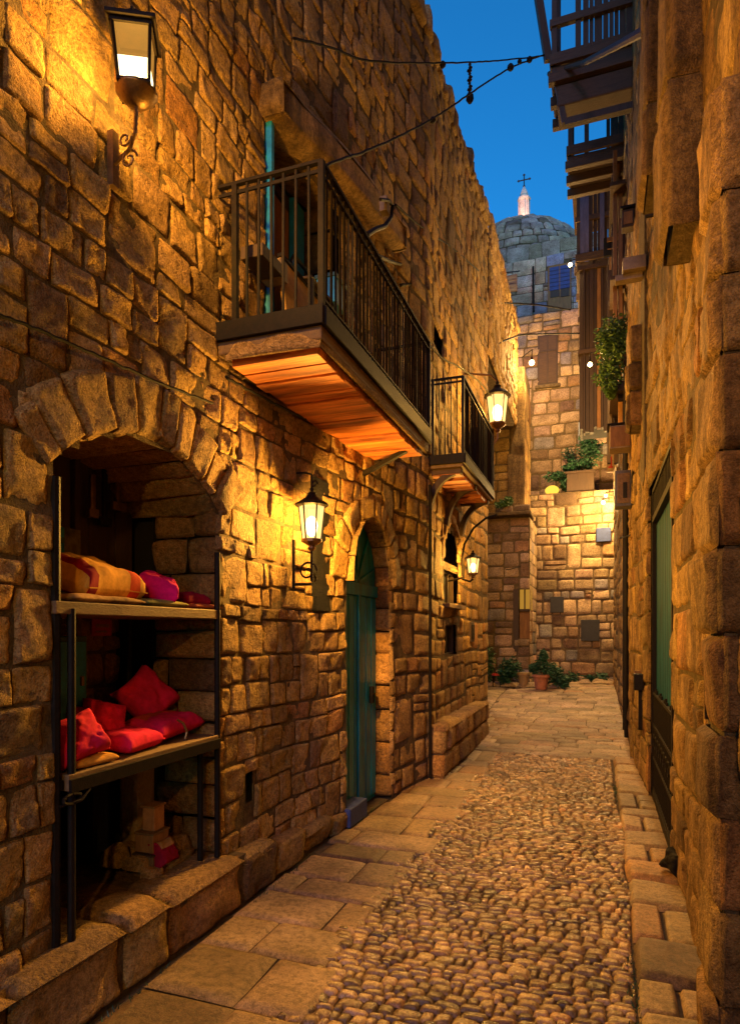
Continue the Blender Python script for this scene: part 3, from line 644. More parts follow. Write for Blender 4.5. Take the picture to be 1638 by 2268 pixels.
# blue-grey house above
YD = 22.5
bh = thing('dusk_blue_house', 'grey stone house under the dome with an orange shutter and a wide framed window', 'building', (-1, YD, 9))
zd0, zd1 = PY(1180, 720, YD).z, PY(1180, 572, YD).z
xd0, xd1 = PY(1060, 0, YD).x, PY(1330, 0, YD).x
wa, wb = PY(1213, 590, YD), PY(1264, 684, YD)
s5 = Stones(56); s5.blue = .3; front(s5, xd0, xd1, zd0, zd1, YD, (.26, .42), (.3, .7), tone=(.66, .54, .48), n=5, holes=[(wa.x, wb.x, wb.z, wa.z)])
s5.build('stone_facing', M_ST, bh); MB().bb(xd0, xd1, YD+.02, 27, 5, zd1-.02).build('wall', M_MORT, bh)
wo = MB().bb(wa.x, wb.x, YD-.03, YD+.05, wb.z, wa.z).build('window', M_CURT, bh)
pn = MB(); ww, hh = (wb.x-wa.x), (wa.z-wb.z)
for i in range(2):
    for j in range(6): pn.bb(wa.x+ww*(.07+.46*i), wa.x+ww*(.49+.46*i), YD-.05, YD-.03, wa.z-hh*(.05+.085*j+.075), wa.z-hh*(.05+.085*j))
pn.build('louvre', M_SLATEB, wo)
MB().bb(wa.x+ww*.10, wa.x+ww*.5, YD-.045, YD-.031, wb.z+hh*.30, wb.z+hh*.44).bb(wa.x+ww*.56, wa.x+ww*.93, YD-.05, YD-.031, wb.z+hh*.28, wb.z+hh*.46).build('panel', M_WOOD, wo)
sa_, sb_ = PY(1117, 613, YD), PY(1145, 646, YD)
sh = MB(); sh.bb(sa_.x-.1, sb_.x, YD-.06, YD+.03, sb_.z, sa_.z)
for i in range(4): sh.bb(sa_.x-.08, sb_.x-.02, YD-.075, YD-.06, sb_.z+.03+i*.125, sb_.z+.13+i*.125)
sh.build('shutter', M_ORW, bh)
a_, b_ = PY(1180, 590, YD-.06), PY(1181, 690, YD-.06); MB().tube([a_, b_], .035, 8).build('drainpipe', M_IRON, bh)
# church: rough dome, white lantern turret, iron cross
YE = 30
ch = thing('church', 'domed stone church with a white turret and iron cross above the alley end', 'church', (PY(1150, 600, YE).x, YE, 10))
c0 = PY(1152, 672, YE+2); top = PY(1160, 506, YE+2).z; Rr = top-c0.z
def dome_mp(S, Z, D): return (c0.x+(Rr+D)*np.cos(Z)*np.cos(S)*1.02, YE+2+(Rr+D)*np.cos(Z)*np.sin(S), c0.z+(Rr+D)*np.sin(Z))
s6 = Stones(57)
z = .0
while z < 1.5:
    hz = s6.rng.uniform(.11, .17); s_ = math.pi
    while s_ < 2*math.pi:
        wd = s6.rng.uniform(.10, .22)/max(.25, math.cos(z)); s6.stone((s_, s_+wd, z, min(z+hz, 1.56)), dome_mp, dep=.05, gap=.012, n=6, k=.25, amp=.02, tone=(.52, .42, .40), warp=0, tilt=.02); s_ += wd
    z += hz
s6.build('dome', M_ST, ch)
db = MB(); db.lathe((c0.x, YE+2, c0.z), [((Rr-.02)*math.cos(a), (Rr-.02)*math.sin(a)) for a in np.linspace(0, 1.5, 12)], 32); db.build('dome_core', M_MORT, ch, smooth=True)
s7 = Stones(58); za_ = PY(1150, 560, YE).z
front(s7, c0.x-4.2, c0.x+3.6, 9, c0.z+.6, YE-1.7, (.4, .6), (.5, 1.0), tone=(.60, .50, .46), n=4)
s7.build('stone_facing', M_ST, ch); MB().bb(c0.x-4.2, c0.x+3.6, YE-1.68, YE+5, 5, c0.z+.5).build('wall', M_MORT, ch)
tc = PY(1160, 506, YE); k_ = (YE/(ray(1160, 500)[1]))/F; bx, by = tc.x, YE+2; k_ *= (YE+2)/YE; ztop = PY(1160, 506, YE+2).z-.15
tz = lambda v: CAMH+(1400-v)*k_
tx = PY(1160, 500, YE+2).x
dr = MB(); dr.lathe((tx, by, 0), [(19*k_, tz(512)), (19*k_, tz(500)), (15*k_, tz(497)), (15*k_, tz(488)), (18*k_, tz(486)), (18*k_, tz(483)), (12*k_, tz(481)), (10.5*k_, tz(478)), (10*k_, tz(447)), (12*k_, tz(446)), (14.5*k_, tz(443)), (14.5*k_, tz(440)), (9*k_, tz(438)), (9*k_, tz(430)), (6*k_, tz(422)), (2*k_, tz(414)), (1*k_, tz(412))], 8)
tu = dr.build('turret', M_TURRET, ch)
cl = MB()
for i in range(8):
    a = 2*math.pi*i/8+.2; cl.tube([(tx+11.5*k_*math.cos(a), by+11.5*k_*math.sin(a), tz(480)), (tx+11.5*k_*math.cos(a), by+11.5*k_*math.sin(a), tz(446))], 1.5*k_, 6)
cl.build('column', M_TURRET, tu)
fl = MB().box((tx-.05, by-1.1, tz(512)+.05), (.16, .12, .12)).build('floodlight', M_IRON, tu); lamp_light_later = (tu, (tx-.05, by-1.2, tz(505)))
cr = MB(); cr.tube([(tx, by, tz(420)), (tx, by, tz(387))], 1.3*k_, 6); cr.tube([(tx-12*k_, by, tz(398)), (tx+12*k_, by, tz(398))], 1.3*k_, 6); cr.lathe((tx, by, tz(412)), [(.5*k_, -3*k_), (3*k_, 0), (.5*k_, 3*k_)], 8)
for dx, dv in ((-12, 398), (12, 398), (0, 387)): cr.box((tx+dx*k_, by, tz(dv)), (4*k_, 2*k_, 4*k_), Euler((0, R(45), 0)))
cr.build('cross', M_CROSS, ch)
# drainpipe, plaques on the end wall
def px_box(name, u0, v0, u1, v1, Y, th, mat, label, cat, group=None, bevel=.008):
    a, b = PY(u0, v0, Y), PY(u1, v1, Y); return MB().bb(a.x, b.x, Y-th, Y, b.z, a.z).build(name, mat, label=label, cat=cat, group=group, bevel=bevel)
a, b = PY(1176, 1150, YC-.12), PY(1176, 1490, YC-.12)
dp = thing('drainpipe', 'thin dark drainpipe running down the corner of the low pink block', 'pipe', b)
MB().tube([a, b], .028, 8).build('pipe', M_IRON, dp); mbk = MB()
for t in (.1, .45, .8): mbk.tube([a.lerp(b, t)-Vector((0, 0, .03)), a.lerp(b, t)+Vector((0, 0, .03))], .042, 8)
mbk.build('collar', M_IRON, dp)
px_box('plaque', 1286, 1373, 1327, 1420, YC-.03, .05, M_SLATE, 'large near-black square plaque low on the end wall', 'plaque')
px_box('plaque', 1218, 1322, 1248, 1357, YC-.03, .04, M_SLATE, 'smaller dark grey square plaque left of the black one', 'plaque')
px_box('plaque', 1320, 1170, 1352, 1199, YC-.03, .04, M_SLATEB, 'blue square plaque on the end wall under the bare bulbs', 'plaque')
px_box('shop_sign', 1281, 936, 1295, 962, YC2-.2, .04, emit('glowing_paper', (1, .75, .45), .5), 'small pale lettered notice with added glow on the upper end wall beside the bay', 'sign')  # notice given a glow of its own, though it is no lamp

# ================================================================ BALCONIES ON THE LEFT
def balcony(name, label, y0, y1, xo, zd, zr, nside, nfront, seed, th=.10):
    rg = random.Random(seed); xw = float(LX((y0+y1)/2))+.03; t = thing(name, label, 'balcony', (xw, (y0+y1)/2, zd), 'iron railed balconies on the left wall')
    MB().bb(xw-.1, xo, y0, y1, zd-th, zd-.02).build('slab', M_BOARD, t, bevel=.012)
    pk = MB(); n = int((y1-y0)/.15)
    for i in range(n):
        a, b = lerp(y0+.06, y1-.03, i/n), lerp(y0+.06, y1-.03, (i+1)/n); pk.bb(xw, xo-.05, a, b-.012, zd-th-.035-rg.uniform(0, .035), zd-th-.002)
    pk.build('planking', M_ORW, t, bevel=.004)  # orange of the lamplight from below is put into the plank colour
    e = MB(); e.bb(xw-.08, xo+.02, y0-.03, y0, zd-.065, zd+.045); e.bb(xo, xo+.03, y0, y1, zd-.065, zd+.045); e.bb(xw-.08, xo+.02, y1, y1+.03, zd-.065, zd+.045)
    e.build('edge_beam', M_IRON, t, bevel=.004)
    rl = MB(); r = .016
    def sag(y): return 0
    rl.bar((xw-.05, y0, zr), (xo, y0, zr), .03, .018); rl.bar((xo, y0, zr), (xo, y1, zr), .03, .018); rl.bar((xo, y1, zr), (xw-.05, y1, zr), .03, .018)
    rl.bar((xw-.05, y0, zr-.05), (xo, y0, zr-.05), .012, .02); rl.bar((xo, y0, zr-.07), (xo, y1, zr-.07), .02, .012)
    rl.bar((xo, y0, zd+.09), (xo, y1, zd+.09), .02, .012)
    rl.build('handrail', M_IRON, t)
    for (x, y) in ((xo, y0), (xo, y1), (xw+.06, y0)):
        MB().bar((x, y, zd), (x, y, zr+.0), .032).build('post', M_IRON, t)
    for i in range(nside):
        x = lerp(xw+.06, xo, (i+1)/(nside+1)); MB().bar((x+rg.uniform(-.005, .005), y0, zd+.04), (x, y0, zr-.01), .013).build('baluster', M_IRON, t)
    for i in range(nfront):
        y = lerp(y0, y1, (i+1)/(nfront+1)); MB().bar((xo, y+rg.uniform(-.006, .006), zd+.04), (xo+rg.uniform(-.004, .004), y, zr-.01), .012).build('baluster', M_IRON, t)
    return t, xw
b1, xw1 = balcony('balcony', 'large balcony with lamplit orange plank underside below the french window', 3.32, 5.72, -1.466, 3.43, 4.28, 6, 34, 61, th=.14)
b2, xw2 = balcony('balcony', 'smaller farther balcony on curved wooden brackets beside the big street lantern', 7.15, 9.25, -1.44, 3.60, 4.50, 4, 30, 62)
so = Stones(63); so.stone((xw1-.02, -1.47, 3.25, 3.375), lambda S, Z, D: (S, 3.325-D*.5, Z), dep=.015, n=10, k=.05, amp=.012, tone=TONE, warp=0)
so.stone((3.33, 5.7, 3.25, 3.375), lambda S, Z, D: (-1.475+D*.5, S, Z), dep=.015, n=12, k=.03, amp=.012, tone=TONE, warp=0); so.build('stone_edge', M_ST, b1)
def curvebar(pts, w0, w1, th, name, mat, par):    # flat curved bracket in the x-z plane at y
    m = MB(); n = len(pts)
    for i in range(n-1):
        a, b = Vector(pts[i]), Vector(pts[i+1]); m.bar(a-(b-a)*.08, b+(b-a)*.08, lerp(w0, w1, i/(n-1)), th)
    return m.build(name, mat, par, bevel=.003)
def bez(a, b, c, n=9): a, b, c = Vector(a), Vector(b), Vector(c); return [a*(1-t)**2+b*2*t*(1-t)+c*t*t for t in np.linspace(0, 1, n)]
for y_ in (5.45,): MB().bar((xw1-.03, y_, 3.02), (-1.60, y_, 3.24), .05, .035).build('bracket', M_IRON, b1)
for y_ in (7.25, 8.15, 9.1):
    curvebar(bez((-1.50, y_, 3.48), (-1.82, y_, 3.42), (xw2-.02, y_, 3.02)), .07, .10, .07, 'bracket', M_WOOD, b2)
    MB().bb(xw2-.05, -1.47, y_-.05, y_+.05, 3.44, 3.50).build('joist', M_WOODH, b2, bevel=.006)
# things left on the big balcony
def bx_thing(name, c, d, mat, label, cat, rot=None, group=None, bevel=.006, parts=()):
    t = thing(name, label, cat, (c[0], c[1], c[2]-d[2]/2), group); MB().box(c, d, rot).build('body', mat, t, bevel=bevel)
    for pn_, pc, pd, pm in parts: MB().box(Vector(c)+Vector(pc), pd, rot).build(pn_, pm, t, bevel=.003)
    return t
sp_ = PX(548, 545, -2.03)
bx_thing('wall_shelf', (-2.03, 3.66, sp_.z), (.16, .26, .08), M_WOOD, 'short dark wooden shelf box fixed to the wall inside the balcony', 'shelf', parts=[('end_block', (.0, .17, .02), (.15, .09, .13), M_BOX)])
bx_thing('leaning_board', (-2.00, 4.30, 3.82), (.03, .78, .72), fabric('pale_board', (.45, .27, .10)), 'plain ochre board leaning in the window bay on the balcony', 'board', rot=Euler((0, R(-6), 0)), parts=[('top_rail', (-.03, 0, .37), (.04, .80, .025), M_IRON)])
bx_thing('crate', (-2.0, 4.72, 4.30), (.16, .22, .2), M_TURQ, 'small turquoise crate on the ochre board in the balcony window', 'crate', parts=[('lid', (0, 0, .11), (.18, .24, .03), M_BLUE)])
ar = thing('chair', 'dark bentwood chair standing behind the balcony railing by the window', 'chair', (-1.95, 4.45, 3.43))
m_ = MB(); m_.tube([(-2.12, 4.25, 3.43), (-2.12, 4.25, 4.35), (-2.12, 4.30, 4.42), (-2.12, 4.6, 4.42), (-2.12, 4.66, 4.35), (-2.12, 4.66, 3.43)], .014); m_.build('backrest', M_IRON, ar)
MB().bb(-2.20, -1.95, 4.24, 4.67, 4.20, 4.22).build('seat', M_WOOD, ar, bevel=.008)
for x_, y_ in ((-1.96, 4.27), (-1.96, 4.64)): MB().bar((x_, y_, 3.43), (x_, y_, 4.2), .024).build('leg', M_IRON, ar)
# curled iron hook over the lintel end
hk = thing('iron_hook', 'curled black iron hook holding a small box at the lintel end', 'hook', PX(815, 515, -1.95))
hp = [PX(u, v, -1.74) for u, v in ((812, 520), (830, 508), (852, 500), (866, 480), (869, 455), (860, 444), (842, 441))]
MB().tube(hp, .022, 8, .014).build('arm', M_IRON, hk); q = PX(851, 456, -1.77); MB().box(q, (.07, .09, .13)).build('box', M_BOX, hk, bevel=.005)

# ================================================================ LANTERNS
G_HOT = glass('lamp_glass', (1.0, .60, .19), 1.25, .5); G_HOT1 = glass('lamp_glass_hot', (1.0, .78, .42), 2.6, .75); G_BULB = glass('lamp_bulb', (1, .72, .32), 14, .4)
G_PALE = glass('lamp_glass_upper', (1.0, .46, .08), .26, .8)
FAR = (1.0, .60, .20)
def lamp_light(par, loc, power, rad=.05, smooth=.35, col=LAMP):
    l = bpy.data.lights.new('light', 'POINT'); l.energy = power*POW; l.color = col; l.shadow_soft_size = rad
    l.use_nodes = True; n = l.node_tree; e = n.nodes.get('Emission'); f = n.nodes.new('ShaderNodeLightFalloff'); f.inputs['Strength'].default_value = 1; f.inputs['Smooth'].default_value = smooth
    n.links.new(f.outputs['Quadratic'], e.inputs['Strength'])
    o = bpy.data.objects.new('light', l); COL.objects.link(o); o.parent = par; o.location = Vector(loc)-ORG[par.name]; return o
def scroll(m, c, r, turns=1.3, th=.008, ax='y', sgn=1, ph=0):
    pts = []
    for i in range(22):
        q = ph+sgn*turns*2*math.pi*i/21; rr = r*(1-.75*i/21); d = Vector((rr*math.cos(q), 0, rr*math.sin(q))) if ax == 'y' else Vector((0, rr*math.cos(q), rr*math.sin(q)))
        pts.append(Vector(c)+d)
    m.tube(pts, th, 6, th*.7)
def round_lantern(label, c, H, W, power, wallx, group='lit street lanterns on the left wall', smooth=.35):
    """c = centre of the glass; tapering six-sided glass, hipped cap with finial, cup and scroll bracket"""
    c = Vector(c); t = thing('street_lantern', label, 'lantern', (c.x, c.y, c.z-H*.9), group); hg = H*.5; rt, rb = W*.5, W*.36
    MB().lathe(c, [(rb, -hg*.55), (rt, hg*.5)], 6, .3).build('glass', G_HOT, t)
    MB().lathe(c+Vector((0, 0, -hg*.1)), [(.01, -hg*.36), (W*.18, -hg*.28), (W*.24, .0), (W*.2, hg*.2), (.01, hg*.3)], 10).build('bulb', G_BULB, t, smooth=True)
    f = MB(); f.lathe(c+Vector((0, 0, hg*.5)), [(rt*1.10, 0), (rt*1.30, .008), (rt*1.30, .02), (rt*.95, H*.09), (rt*.45, H*.16), (rt*.32, H*.2), (rt*.36, H*.22), (rt*.12, H*.25), (rt*.18, H*.29), (rt*.04, H*.33)], 12)
    f.build('cap', M_IRON, t, smooth=False)
    fr = MB()
    for i in range(6):
        a = .3+math.pi*i/3; fr.bar(c+Vector((rb*math.cos(a), rb*math.sin(a), -hg*.55)), c+Vector((rt*math.cos(a), rt*math.sin(a), hg*.5)), .009)
    fr.build('frame', M_IRON, t)
    MB().lathe(c+Vector((0, 0, -hg*.55)), [(rb*.2, -H*.19), (rb*.45, -H*.15), (rb*.35, -H*.11), (rb*.9, -H*.06), (rb*1.12, -.02), (rb*1.12, 0)], 12).build('cup', M_BRASS, t)
    return t, c
lamp_light(lamp_light_later[0], lamp_light_later[1], 16, .05, .3, (1, .62, .42))
# L2: lantern beside the teal door
c2 = P(690, 1157, 4.62)
l2, c2 = round_lantern('lit lantern on curled iron bracket on the pale plate left of the teal door', c2, .44, .185, 62, -2.1, smooth=.30)
m = MB(); zb = c2.z-.42; xw = -2.07
m.tube([c2+Vector((0, 0, -.19)), (c2.x, c2.y, zb)], .010); m.tube([(xw, c2.y, zb-.02), (c2.x, c2.y, zb-.02)], .011); m.tube([(xw, c2.y-.02, zb-.05), (xw, c2.y-.02, zb+.30)], .012)
scroll(m, (xw+.10, c2.y, zb+.07), .075, ax='y'); scroll(m, (c2.x-.02, c2.y+.07, zb+.04), .05, ax='x', sgn=-1); m.build('bracket', M_IRON, l2)
m = MB(); m.tube([(xw, c2.y+.03, c2.z+.37), (c2.x-.05, c2.y+.02, c2.z+.36), (c2.x, c2.y, c2.z+.34), (c2.x, c2.y, c2.z+.24)], .009); scroll(m, (c2.x+.02, c2.y, c2.z+.27), .028, 1); m.build('hook', M_IRON, l2)
lamp_light(l2, c2, 150, .05, .42)
bp_ = MB(); bp_.bb(-2.14, -2.06, 4.56, 4.96, c2.z-.62, c2.z+.42)
bp_.build('stone_plate', M_STR, label='flat pale stone plate on the wall behind the lantern by the teal door', cat='plate', bevel=.008)
# L3: big lantern past the small balcony
l3, c3 = round_lantern('largest lit lantern with curved cap at the end of the small balcony', P(1101, 907, 9.3), .72, .30, 170, -1.95, smooth=.6)
m = MB(); e3 = c3+Vector((0, 0, -.42)); m.tube([(-1.98, c3.y, e3.z-.28), (-1.75, c3.y, e3.z-.26), (-1.5, c3.y, e3.z-.14), (c3.x, c3.y, e3.z), c3+Vector((0, 0, -.30))], .018, 8)
m.tube([(-1.98, c3.y+.05, c3.z+.62), (c3.x-.1, c3.y+.03, c3.z+.52), (c3.x, c3.y, c3.z+.40)], .014)
scroll(m, (c3.x-.14, c3.y, e3.z-.0), .11, 1.6, .012); m.build('bracket', M_BRASS, l3); lamp_light(l3, c3, 150, .07, 1.2)
l5, c5 = round_lantern('lit lantern on the tall plastered house, unseen behind the camera', (.12, -1.7, 3.0), .42, .175, 62, .5, group=None)  # unseen lantern added behind the camera to light the near fronts
MB().tube([(.52, c5.y, c5.z-.45), (c5.x, c5.y, c5.z-.45), (c5.x, c5.y, c5.z-.3)], .012).build('bracket', M_IRON, l5); lamp_light(l5, c5, 62, .05, 1.0)
# L4: small lantern low on the wall
l4, c4 = round_lantern('small low lantern hung from a long curved pipe beyond the niches', P(1047, 1253, 8.7), .36, .17, 60, -1.95, smooth=.3)
m = MB(); pts = [P(u, v, 8.9) for u, v in ((1026, 1283), (1022, 1240), (1028, 1205), (1048, 1170), (1075, 1148), (1100, 1140))]; m.tube(pts, .016, 8)
m.tube([P(1024, 1283, 8.8), P(1040, 1288, 8.7), c4+Vector((0, 0, -.18))], .014); m.tube([(-1.96, c4.y, c4.z-.2), P(1024, 1280, 8.8)], .014); m.build('bracket', M_IRON, l4); lamp_light(l4, c4, 80, .05, .3)
# L1: box lantern, top left
c1 = P(299, 142, 2.82); l1 = thing('box_lantern', 'large square glass lantern with tilted cap high on the near wall', 'lantern', (c1.x, c1.y, c1.z-.25), 'lit street lanterns on the left wall')
def box_ring(m, z, w_, t_): 
    for sx_, sy_ in ((1, 0), (-1, 0), (0, 1), (0, -1)):
        m.box(Lm(( sx_*w_/2, sy_*w_/2, z)), (t_ if sx_ else w_+t_, t_ if sy_ else w_-t_, t_), Rl)
Rl = Euler((0, R(-2), R(30))); Rm = Rl.to_matrix(); Lm = lambda p: c1+Rm @ Vector(p)
wt, wb_, hz = .155, .125, .235
fr = MB(); box_ring(fr, hz/2, wt, .016); box_ring(fr, -hz/2, wb_, .014)
for sx_ in (-1, 1):
    for sy_ in (-1, 1): fr.bar(Lm((sx_*wb_/2, sy_*wb_/2, -hz/2)), Lm((sx_*wt/2, sy_*wt/2, hz/2)), .012)
fr.build('frame', M_IRON, l1)
gp = MB(); gq = MB(); zm = -.02
def quad(m, a, b, c, d): m.add([a, b, c, d], [(0, 1, 2, 3)])
def wz(z): return lerp(wb_, wt, (z+hz/2)/hz)/2-.003
for k in range(4):
    q_ = Matrix.Rotation(k*math.pi/2, 3, 'Z')
    for m, z0, z1 in ((gp, -hz/2, zm), (gq, zm, hz/2)):
        quad(m, *[c1+Rm @ (q_ @ Vector((wz(zz), s_*wz(zz), zz))) for s_, zz in ((-1, z0), (1, z0), (1, z1), (-1, z1))])
gp.build('lower_glass', G_HOT1, l1); gq.build('upper_glass', G_PALE, l1)
cp_ = MB(); cp_.box(Lm((0, 0, hz/2+.018)), (wt+.05, wt+.05, .018), Rl); cp_.box(Lm((0, 0, hz/2+.045)), (wt, wt, .035), Rl, .55); cp_.build('cap', M_IRON, l1, bevel=.003)
m = MB(); m.tube([Lm((.06*math.cos(a), .0, hz/2+.05+.07*math.sin(a))) for a in np.linspace(0, math.pi, 12)], .005); m.tube([Lm((.0, .06*math.cos(a), hz/2+.05+.06*math.sin(a))) for a in np.linspace(0, math.pi, 12)], .005); m.build('handle', M_IRON, l1)
MB().lathe(Lm((0, 0, -hz/2-.05)), [(.02, -.015), (.05, 0), (.085, .035), (.09, .045)], 14).build('dish', M_BRASS, l1, smooth=True)
MB().lathe(Lm((0, 0, -.06)), [(.005, -.05), (.045, -.03), (.05, .01), (.015, .05)], 10).build('bulb', G_BULB, l1, smooth=True)
m = MB(); xw = -2.10; zb = c1.z-.30; yb = PX(252, 200, xw).y
m.tube([Lm((0, 0, -hz/2-.06)), (c1.x, c1.y, zb), (c1.x-.06, lerp(c1.y, yb, .4), zb-.03), (xw, yb, zb-.03)], .009); m.bb(xw-.02, xw+.012, yb-.02, yb+.02, zb-.13, zb+.12)
scroll(m, (c1.x-.07, lerp(c1.y, yb, .5), zb-.065), .045, 1.4, .006); scroll(m, (c1.x-.10, lerp(c1.y, yb, .6), zb+.04), .035, 1.2, .006, sgn=-1); m.build('bracket', M_BRASS, l1)
lamp_light(l1, Lm((0, 0, -.06)), 215, .04, .6)
# bare bulbs
def bulb(label, p, r, power, arm=None, cat='lamp'):
    t = thing('bare_bulb', label, cat, p, 'bare bulbs at the far end'); MB().lathe(p, [(.2*r, -r), (.8*r, -.6*r), (r, 0), (.75*r, .6*r), (.3*r, r)], 10).build('bulb', G_BULB, t, smooth=True)
    MB().lathe(Vector(p)+Vector((0, 0, r)), [(.38*r, -.1*r), (.42*r, .9*r), (.15*r, 1.1*r)], 8).build('holder', M_IRON, t)
    if arm: MB().tube([Vector(p)+Vector((0, 0, 2*r))]+arm, .012).build('arm', M_IRON, t)
    lamp_light(t, Vector(p)-Vector((0, .0, r*1.6)), power, .06, .5, FAR); return t
p = P(1177, 803, 15.2); bulb('bright bare bulb on a short arm over the buttress at the alley end', p, .065, 70, [p+Vector((0, .1, .35)), p+Vector((-.3, .7, .45))])
p = P(1306, 807, 10.4); bulb('bare bulb hanging beside the big green climbing plant', p, .038, 22, [p+Vector((0, .05, .2)), p+Vector((.45, .1, .25))])
p = P(1262, 586, 12.6); bulb('small bare bulb at the outer corner of the timber bay', p, .04, 14, [p+Vector((.15, .1, .15))])
p = P(1341, 1098, 15.6); bulb('upper of the two bare bulbs on the right wall above the blue plaque', p, .04, 60, [p+Vector((.3, 0, .1))])
p = P(1335, 1113, 15.7); bulb('lower of the two bare bulbs on the right wall above the blue plaque', p, .05, 20, [p+Vector((.3, 0, .1))])
# round yellow lamp on the terrace
p = PY(1222, 1079, YC+.25); t = thing('round_lamp', 'round yellow ribbed lamp sitting on the terrace edge', 'lamp', (p.x, p.y, zt))
rb_ = MB(); n_ = 20; prof = [(math.sin(a), -math.cos(a)) for a in np.linspace(.15, 2.99, 9)]
vs = []; fs = []
for i, (r_, z_) in enumerate(prof):
    for k in range(n_): q = 2*math.pi*k/n_; rr = .17*r_*(1+.06*math.cos(q*8)); vs.append((p.x+rr*math.cos(q), p.y+rr*math.sin(q), zt+.13+.125*z_))
for i in range(8):
    for k in range(n_): fs.append((i*n_+k, i*n_+(k+1) % n_, (i+1)*n_+(k+1) % n_, (i+1)*n_+k))
rb_.add(vs, fs); rb_.build('shade', emit('yellow_shade', (1, .58, .06), .75), t, smooth=True); MB().lathe((p.x, p.y, zt), [(.08, 0), (.08, .04)], 10).build('base', M_IRON, t)

# ================================================================ TIMBER LOGGIAS ON THE RIGHT
def loggia(name, label, u0, y0, y1, z0, z1, zf, seed, frac=.39):
    """timber bay hung on the right wall: joists, floor, posts, plank panels with gaps the sky shows through"""
    rg = random.Random(seed); xo = PY(u0, 1000, y0).x; xw = float(RX(y0)); t = thing(name, label, 'balcony', (xw, (y0+y1)/2, z0), 'timber bays on the right wall')
    f = MB(); f.bb(xo, xw, y0, y1, z0, z0+.07); f.build('floor', M_WOODH, t, bevel=.006)
    for i in range(3):
        yy = lerp(y0+.04, y1-.04, i/2); MB().bb(xo-.05, xw, yy-.05, yy+.05, z0-.13, z0).build('joist', M_WOODH, t, bevel=.008)
    MB().bb(xo-.03, xo+.05, y0-.04, y1, z0+.07, z0+.20).bb(xo-.03, xw, y0-.05, y0-.0, z0+.07, z0+.22).build('fascia', M_WOODH, t, bevel=.006)
    for (x, y) in ((xo+.03, y0+.03), (lerp(xo, xw, .33), y0+.03), (xo+.03, y1-.05), (xo+.03, (y0+y1)/2)):
        MB().bar((x, y, z0), (x, y, z1), .07).build('post', M_WOOD, t)
    MB().bb(xo-.03, xw, y0-.03, y0+.04, zf, zf+.10).bb(xo-.02, xo+.05, y0, y1, zf, zf+.1).build('rail', M_WOODH, t, bevel=.006)
    MB().bb(xo-.12, xw, y0-.1, y1+.1, z1, z1+.06).build('roof', M_WOODH, t, bevel=.006)
    p = MB(); x = lerp(xo, xw, frac)
    while x < xw-.02:
        ww = rg.uniform(.06, .12); p.bb(x, x+ww-.008, y0+.01+rg.uniform(0, .03), y0+.05, z0+.05, z1); x += ww
    y = y0
    p.build('plank_wall', M_WOOD, t, bevel=.003); return t, xo, xw
lg1, xo1, xw1_ = loggia('timber_balcony', 'topmost timber balcony where the string of lights is tied', 1222, 9.0, 9.9, 9.15, 11.2, 9.75, 71)
MB().bar(P(1214, 135, 8.8), P(1188, -30, 8.8), .07, .10).build('leaning_post', M_WOOD, lg1)
MB().bb(xo1+.06, xw1_, 9.05, 9.5, 8.72, 9.0).build('lower_box', M_WOODH, lg1, bevel=.02)
MB().bar((xo1+.05, 9.1, 9.1), (xo1+.16, 9.1, 8.5), .07).bar((xo1+.16, 9.1, 8.5), (xw1_, 9.1, 8.5), .09).build('strut', M_WOOD, lg1)
lg2, xo2, xw2_ = loggia('timber_balcony', 'open framed timber balcony behind the topmost one', 1258, 11.2, 12.0, 9.45, 11.0, 10.25, 72, frac=.68)
lg3, xo3, xw3_ = loggia('timber_bay', 'tall planked timber bay above the bare bulb at its corner', 1277, 13.2, 15.4, 8.75, 10.7, 9.6, 73)
MB().bb(xo3+.06, xo3+.22, 13.16, 13.2, 8.9, 10.6).bb(xo3+.42, xo3+.5, 13.16, 13.2, 8.9, 10.4).build('grey_panel', plain('violet_grey_shade', (.12, .11, .2), .7, sc=5, stretch=(4, 4, .5)), lg3)  # violet-grey strips put the purple-blue shading of the planks into colour
# lower shuttered bay
bay = thing('shuttered_bay', 'lower shuttered timber bay of upright weathered planks behind the climbing plant', 'bay', (0, 14, 5.3), 'timber bays on the right wall')
xoB = PY(1283, 900, 13.2).x; rg = random.Random(9); m = MB(); m2 = MB(); x = xoB
while x < .38:
    ww = rg.uniform(.04, .10); (m if rg.random() < .7 else m2).bb(x, x+ww-.006, 13.18-rg.uniform(0, .07), 13.3, 5.55+rg.uniform(-.08, .05), 8.7); x += ww
m.build('plank_wall', M_WOOD, bay, bevel=.004); m2.build('plank_strip', M_CURT, bay, bevel=.004)
y = 13.3; m = MB()
while y < 14.0: ww = rg.uniform(.1, .2); m.bb(xoB-rg.uniform(0, .02), xoB+.04, y, y+ww-.01, 5.6, 8.7); y += ww
m.build('side_wall', M_WOOD, bay, bevel=.004); MB().bb(xoB+.04, .4, 13.3, 14.0, 5.6, 8.74).build('core', M_DARK, bay)
MB().bb(xoB-.05, .4, 13.1, 14.0, 8.62, 8.70).build('rail', M_WOODH, bay, bevel=.005); MB().bb(xoB-.03, .4, 13.08, 14.0, 7.0, 7.08).build('rail', M_WOODH, bay, bevel=.005)
